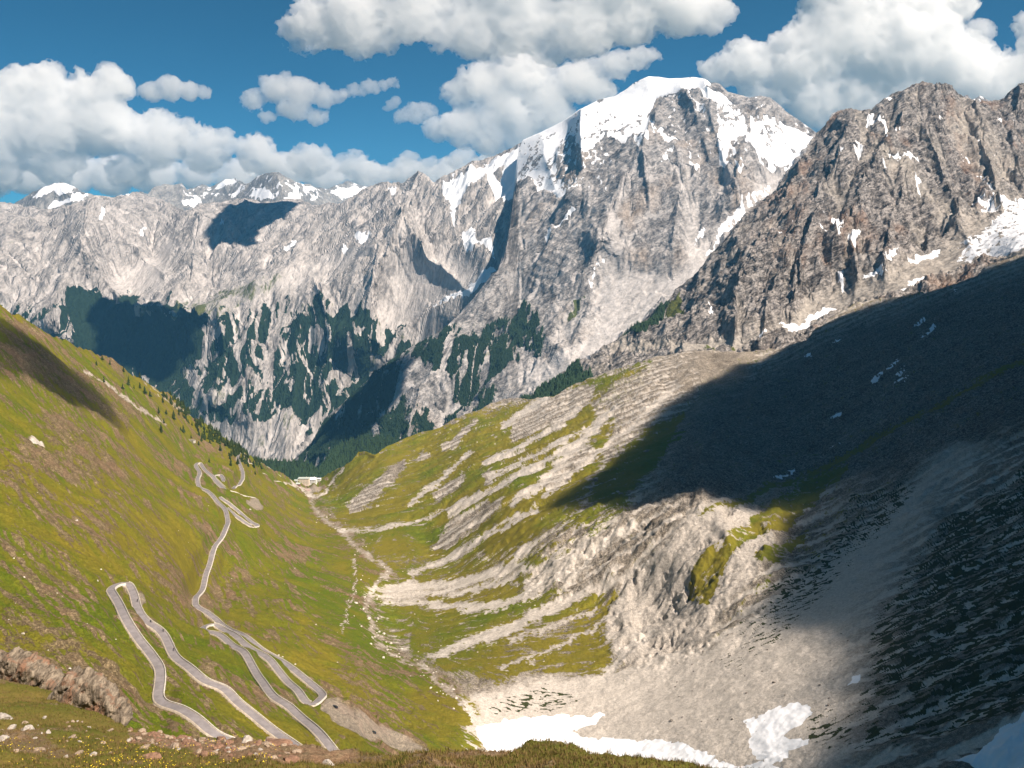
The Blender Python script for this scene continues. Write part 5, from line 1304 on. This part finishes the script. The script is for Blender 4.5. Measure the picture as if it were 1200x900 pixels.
for (u, v, s, k, lb) in ((33,858,.62,2,'largest pale grey boulder in the grass, lower left corner'), (3,842,.75,2,'grey boulder cut by the left edge, below the outcrop'), (12,851,.35,5,'flat grey stone beside the boulder on the left edge'), (1,868,.5,2,'pale boulder on the left edge above the corner'),
                         (46,880,.32,1,'dark-sided stone below the largest grey boulder'), (57,862,.22,5,'small stone right of the largest grey boulder'), (325,872,.75,0,'largest rust-red block on the rubble crest'), (288,871,.42,2,'pale grey stone left of the largest rust-red block'),
                         (178,893,.45,0,'rust stone alone in the grass at the bottom edge'), (258,866,.5,3,'rust block on the crest left of the pale grey stone'), (385,893,.3,5,'grey stone in the grass right of the rubble crest')):
    rock_at(u, v, s, k, 'boulder', lb)
for i in range(270):
    u = rr.uniform(150, 352); vt = np.interp(u, [p_[0] for p_ in sil0], [p_[1] for p_ in sil0]); v = vt + abs(rr.randn()) * np.interp(u, [150, 200, 345, 352], [8, 11, 8, 4]) + .3
    k = int(rr.choice([0, 3, 6, 1, 4, 2], p=[.22, .22, .18, .15, .13, .10])); rock_at(u, v, rr.gamma(1.6, .07) + .05, k, 'rubble_stone', 'loose rusty and tan stone in the rubble along the near crest', 'rubble along the near crest')
for i in range(36):
    u = rr.uniform(0, 130); v = rr.uniform(840, 895); rock_at(u, v, rr.gamma(2, .06) + .06, int(rr.choice([1, 2, 4, 5])), 'stone', 'small pale stone scattered in the grass, lower left', 'small stones in the lower left grass')

# grass blades and flowers on the near turf
def tufts(n, seed, hmin, hmax, mat, name, label, keep, wid=.02, clump=5):
    rs = np.random.RandomState(seed); pts = []
    m = (L0.U > -20) & (L0.U < 1220) & (L0.V < 925) & keep
    I = np.argwhere(m); k = I[rs.randint(len(I), size=n)]
    c = L0.P[k[:, 0], k[:, 1]] + np.c_[rs.uniform(-.15, .15, (n, 2)), np.zeros(n)]
    V = []; 
    P = np.repeat(c, clump, 0); N = len(P)
    P[:, :2] += rs.normal(0, .05, (N, 2)); a = rs.rand(N) * 6.283; h = rs.uniform(hmin, hmax, N); ln = rs.normal(0, .35, (N, 2)) * h[:, None]
    dx, dy = np.cos(a) * wid, np.sin(a) * wid
    v0 = P + np.c_[dx, dy, np.full(N, -.05)]; v1 = P - np.c_[dx, dy, np.full(N, .05)]; v2 = P + np.c_[ln, h]
    V = np.stack([v0, v1, v2], 1).reshape(-1, 3); Fc = np.arange(3 * N).reshape(N, 3)
    o = add_obj(name, mesh_from(name, V, Fc, mat, False)); o['kind'] = 'stuff'; o['label'] = label
bl = leaf_mat('grass_blades', (.11, .10, .024), .6); br = leaf_mat('dry_blades', (.19, .13, .055), .6)
tufts(9000, 1, .05, .16, bl, 'grass', 'short green grass on the near edge', rub < .5)
tufts(9000, 2, .06, .20, br, 'dry_grass', 'dry tan grass among the stones of the near edge', rub < .9)
# flowers: small yellow heads
rs = np.random.RandomState(4); m = (L0.U > 0) & (L0.U < 330) & (L0.V > 868) & (L0.V < 915) & (a1 + a2 * .5 > .0); I = np.argwhere(m); k = I[rs.randint(len(I), size=420)]
c = L0.P[k[:, 0], k[:, 1]]; n = len(c); a = np.linspace(0, 2 * math.pi, 6, endpoint=False)
hh = rs.uniform(.08, .2, n); r_ = rs.uniform(.015, .035, n)
V = np.zeros((n, 8, 3)); V[:, 0] = c + np.c_[np.zeros((n, 2)), hh + .02]; V[:, 7] = c
for i in range(6): V[:, 1 + i] = c + np.c_[np.cos(a[i]) * r_, np.sin(a[i]) * r_, hh + rs.uniform(-.01, .01, n)]
f = np.array([(0, 1 + i, 1 + (i + 1) % 6) for i in range(6)])
o = add_obj('flowers', mesh_from('flowers', V.reshape(-1, 3), (f[None] + (np.arange(n) * 8)[:, None, None]).reshape(-1, 3), simple_mat('yellow_petals', (.75, .55, .03), .8), False)); o['kind'] = 'stuff'; o['label'] = 'small yellow flowers in the near grass, lower left'

# boulders on the valley floor and the scree
pale = [rock_mesh(30 + k, simple_mat('pale_limestone', (.55, .50, .43), .95, .1, var=.25, scale=.8)) for k in range(3)]
dusk = [rock_mesh(40 + k, simple_mat('dark_scree_stone', (.16, .14, .12), .95, .1, var=.25, scale=.8)) for k in range(2)]
def valley_rock(u, v, s, me, label, group):
    o = add_obj('boulder', me); p = L1.at(u, v); o.location = (p[0], p[1], p[2] + s * .2)
    o.scale = (s * rr.uniform(.8, 1.3), s * rr.uniform(.7, 1.1), s * rr.uniform(.6, 1.0)); o.rotation_euler = (rr.uniform(-.3, .3), rr.uniform(-.3, .3), rr.rand() * 6)
    o['label'] = label; o['category'] = 'rock'; o['group'] = group
sv = [p_[1] for p_ in stream]; su_ = [p_[0] for p_ in stream]
for i in range(130):
    v = rr.uniform(600, 845); u = np.interp(v, sv, su_) + rr.randn() * 11
    valley_rock(u, v, rr.gamma(2.2, .28) + .35, pale[rr.randint(3)], 'pale boulder lying along the stream bed on the valley floor', 'boulders along the stream')
for i in range(70):
    u = rr.uniform(470, 740); v = rr.uniform(640, 800)
    valley_rock(u, v, rr.gamma(2.0, .25) + .3, pale[rr.randint(3)], 'pale boulder strewn over the gravel fans right of the stream', 'boulders on the gravel fans')
for i in range(70):
    u = rr.uniform(780, 1010); v = rr.uniform(740, 880) - (u - 780) * .2
    valley_rock(u, v, rr.gamma(2.0, .22) + .25, dusk[rr.randint(2)], 'dark stone lying on the smooth grey scree above the snow patches', 'dark stones on the scree')
for i in range(90):
    u = rr.uniform(10, 420); v = rr.uniform(500, 800)
    if v < 470 + u * .3: continue
    if min(np.hypot(L1.at(u, v)[0] - q[:, 0], L1.at(u, v)[1] - q[:, 1]).min() for q in roads) < 8: continue
    valley_rock(u, v, rr.gamma(1.8, .22) + .2, pale[rr.randint(3)], 'pale boulder scattered on the grass of the left slope', 'boulders on the left grass slope')
for (u, v, lb) in ((323.5, 768.5, 'white block beside the outer edge of the lower hairpins, the left one of a pair'), (328, 771, 'white block beside the outer edge of the lower hairpins, the right one of a pair'), (343, 782.5, 'single white block farther down beside the lower hairpin leg')):
    o = add_obj('boulder', pale[0]); p = L1.at(u + 3, v); o.location = (p[0], p[1], p[2] + .3); o.scale = (.9, .9, .7); o['label'] = lb; o['category'] = 'rock'

# ================================================================== CAMERA, SKY, SUN
cam = bpy.data.cameras.new('camera'); co = bpy.data.objects.new('camera', cam); col.objects.link(co)
cam.sensor_width = 36; cam.lens = 36 * F / 1200; cam.clip_start = .5; cam.clip_end = 200000
co.location = (0, 0, 0); co.rotation_euler = (math.radians(90) - PITCH, 0, 0)
scene.camera = co
w = bpy.data.worlds.new('World'); scene.world = w; w.use_nodes = True
nt = w.node_tree; nt.nodes.clear()
sky = nt.nodes.new('ShaderNodeTexSky'); sky.sky_type = 'NISHITA'; sky.sun_disc = False
sky.sun_elevation = math.asin(SUN[2]); sky.sun_rotation = math.atan2(SUN[0], SUN[1])
sky.altitude = 2750; sky.air_density = .55; sky.dust_density = .3; sky.ozone_density = 3.0
bg = nt.nodes.new('ShaderNodeBackground'); bg.inputs['Strength'].default_value = .05
ou = nt.nodes.new('ShaderNodeOutputWorld')
tint = nt.nodes.new('ShaderNodeMix'); tint.data_type = 'RGBA'; tint.blend_type = 'MULTIPLY'; tint.inputs[0].default_value = 1
tint.inputs[7].default_value = (.26, .84, .86, 1)
nt.links.new(sky.outputs[0], tint.inputs[6]); nt.links.new(tint.outputs[2], bg.inputs[0]); nt.links.new(bg.outputs[0], ou.inputs[0])
sl = bpy.data.lights.new('sun', 'SUN'); sl.energy = 5.0; sl.angle = math.radians(.5); sl.color = (1, .875, .75)
so = bpy.data.objects.new('sun', sl); col.objects.link(so)
so.rotation_euler = Vector(SUN).to_track_quat('Z', 'Y').to_euler()
vs = scene.view_settings
scene.display_settings.display_device = 'sRGB'
vs.view_transform = 'Standard'; vs.look = 'None'; vs.exposure = 0.93; vs.gamma = 1; vs.use_curve_mapping = False
cy = scene.cycles
cy.max_bounces = 22; cy.diffuse_bounces = 2; cy.glossy_bounces = 1; cy.transparent_max_bounces = 24; cy.volume_bounces = 20
cy.use_denoising = True
cy.sample_clamp_indirect = 8
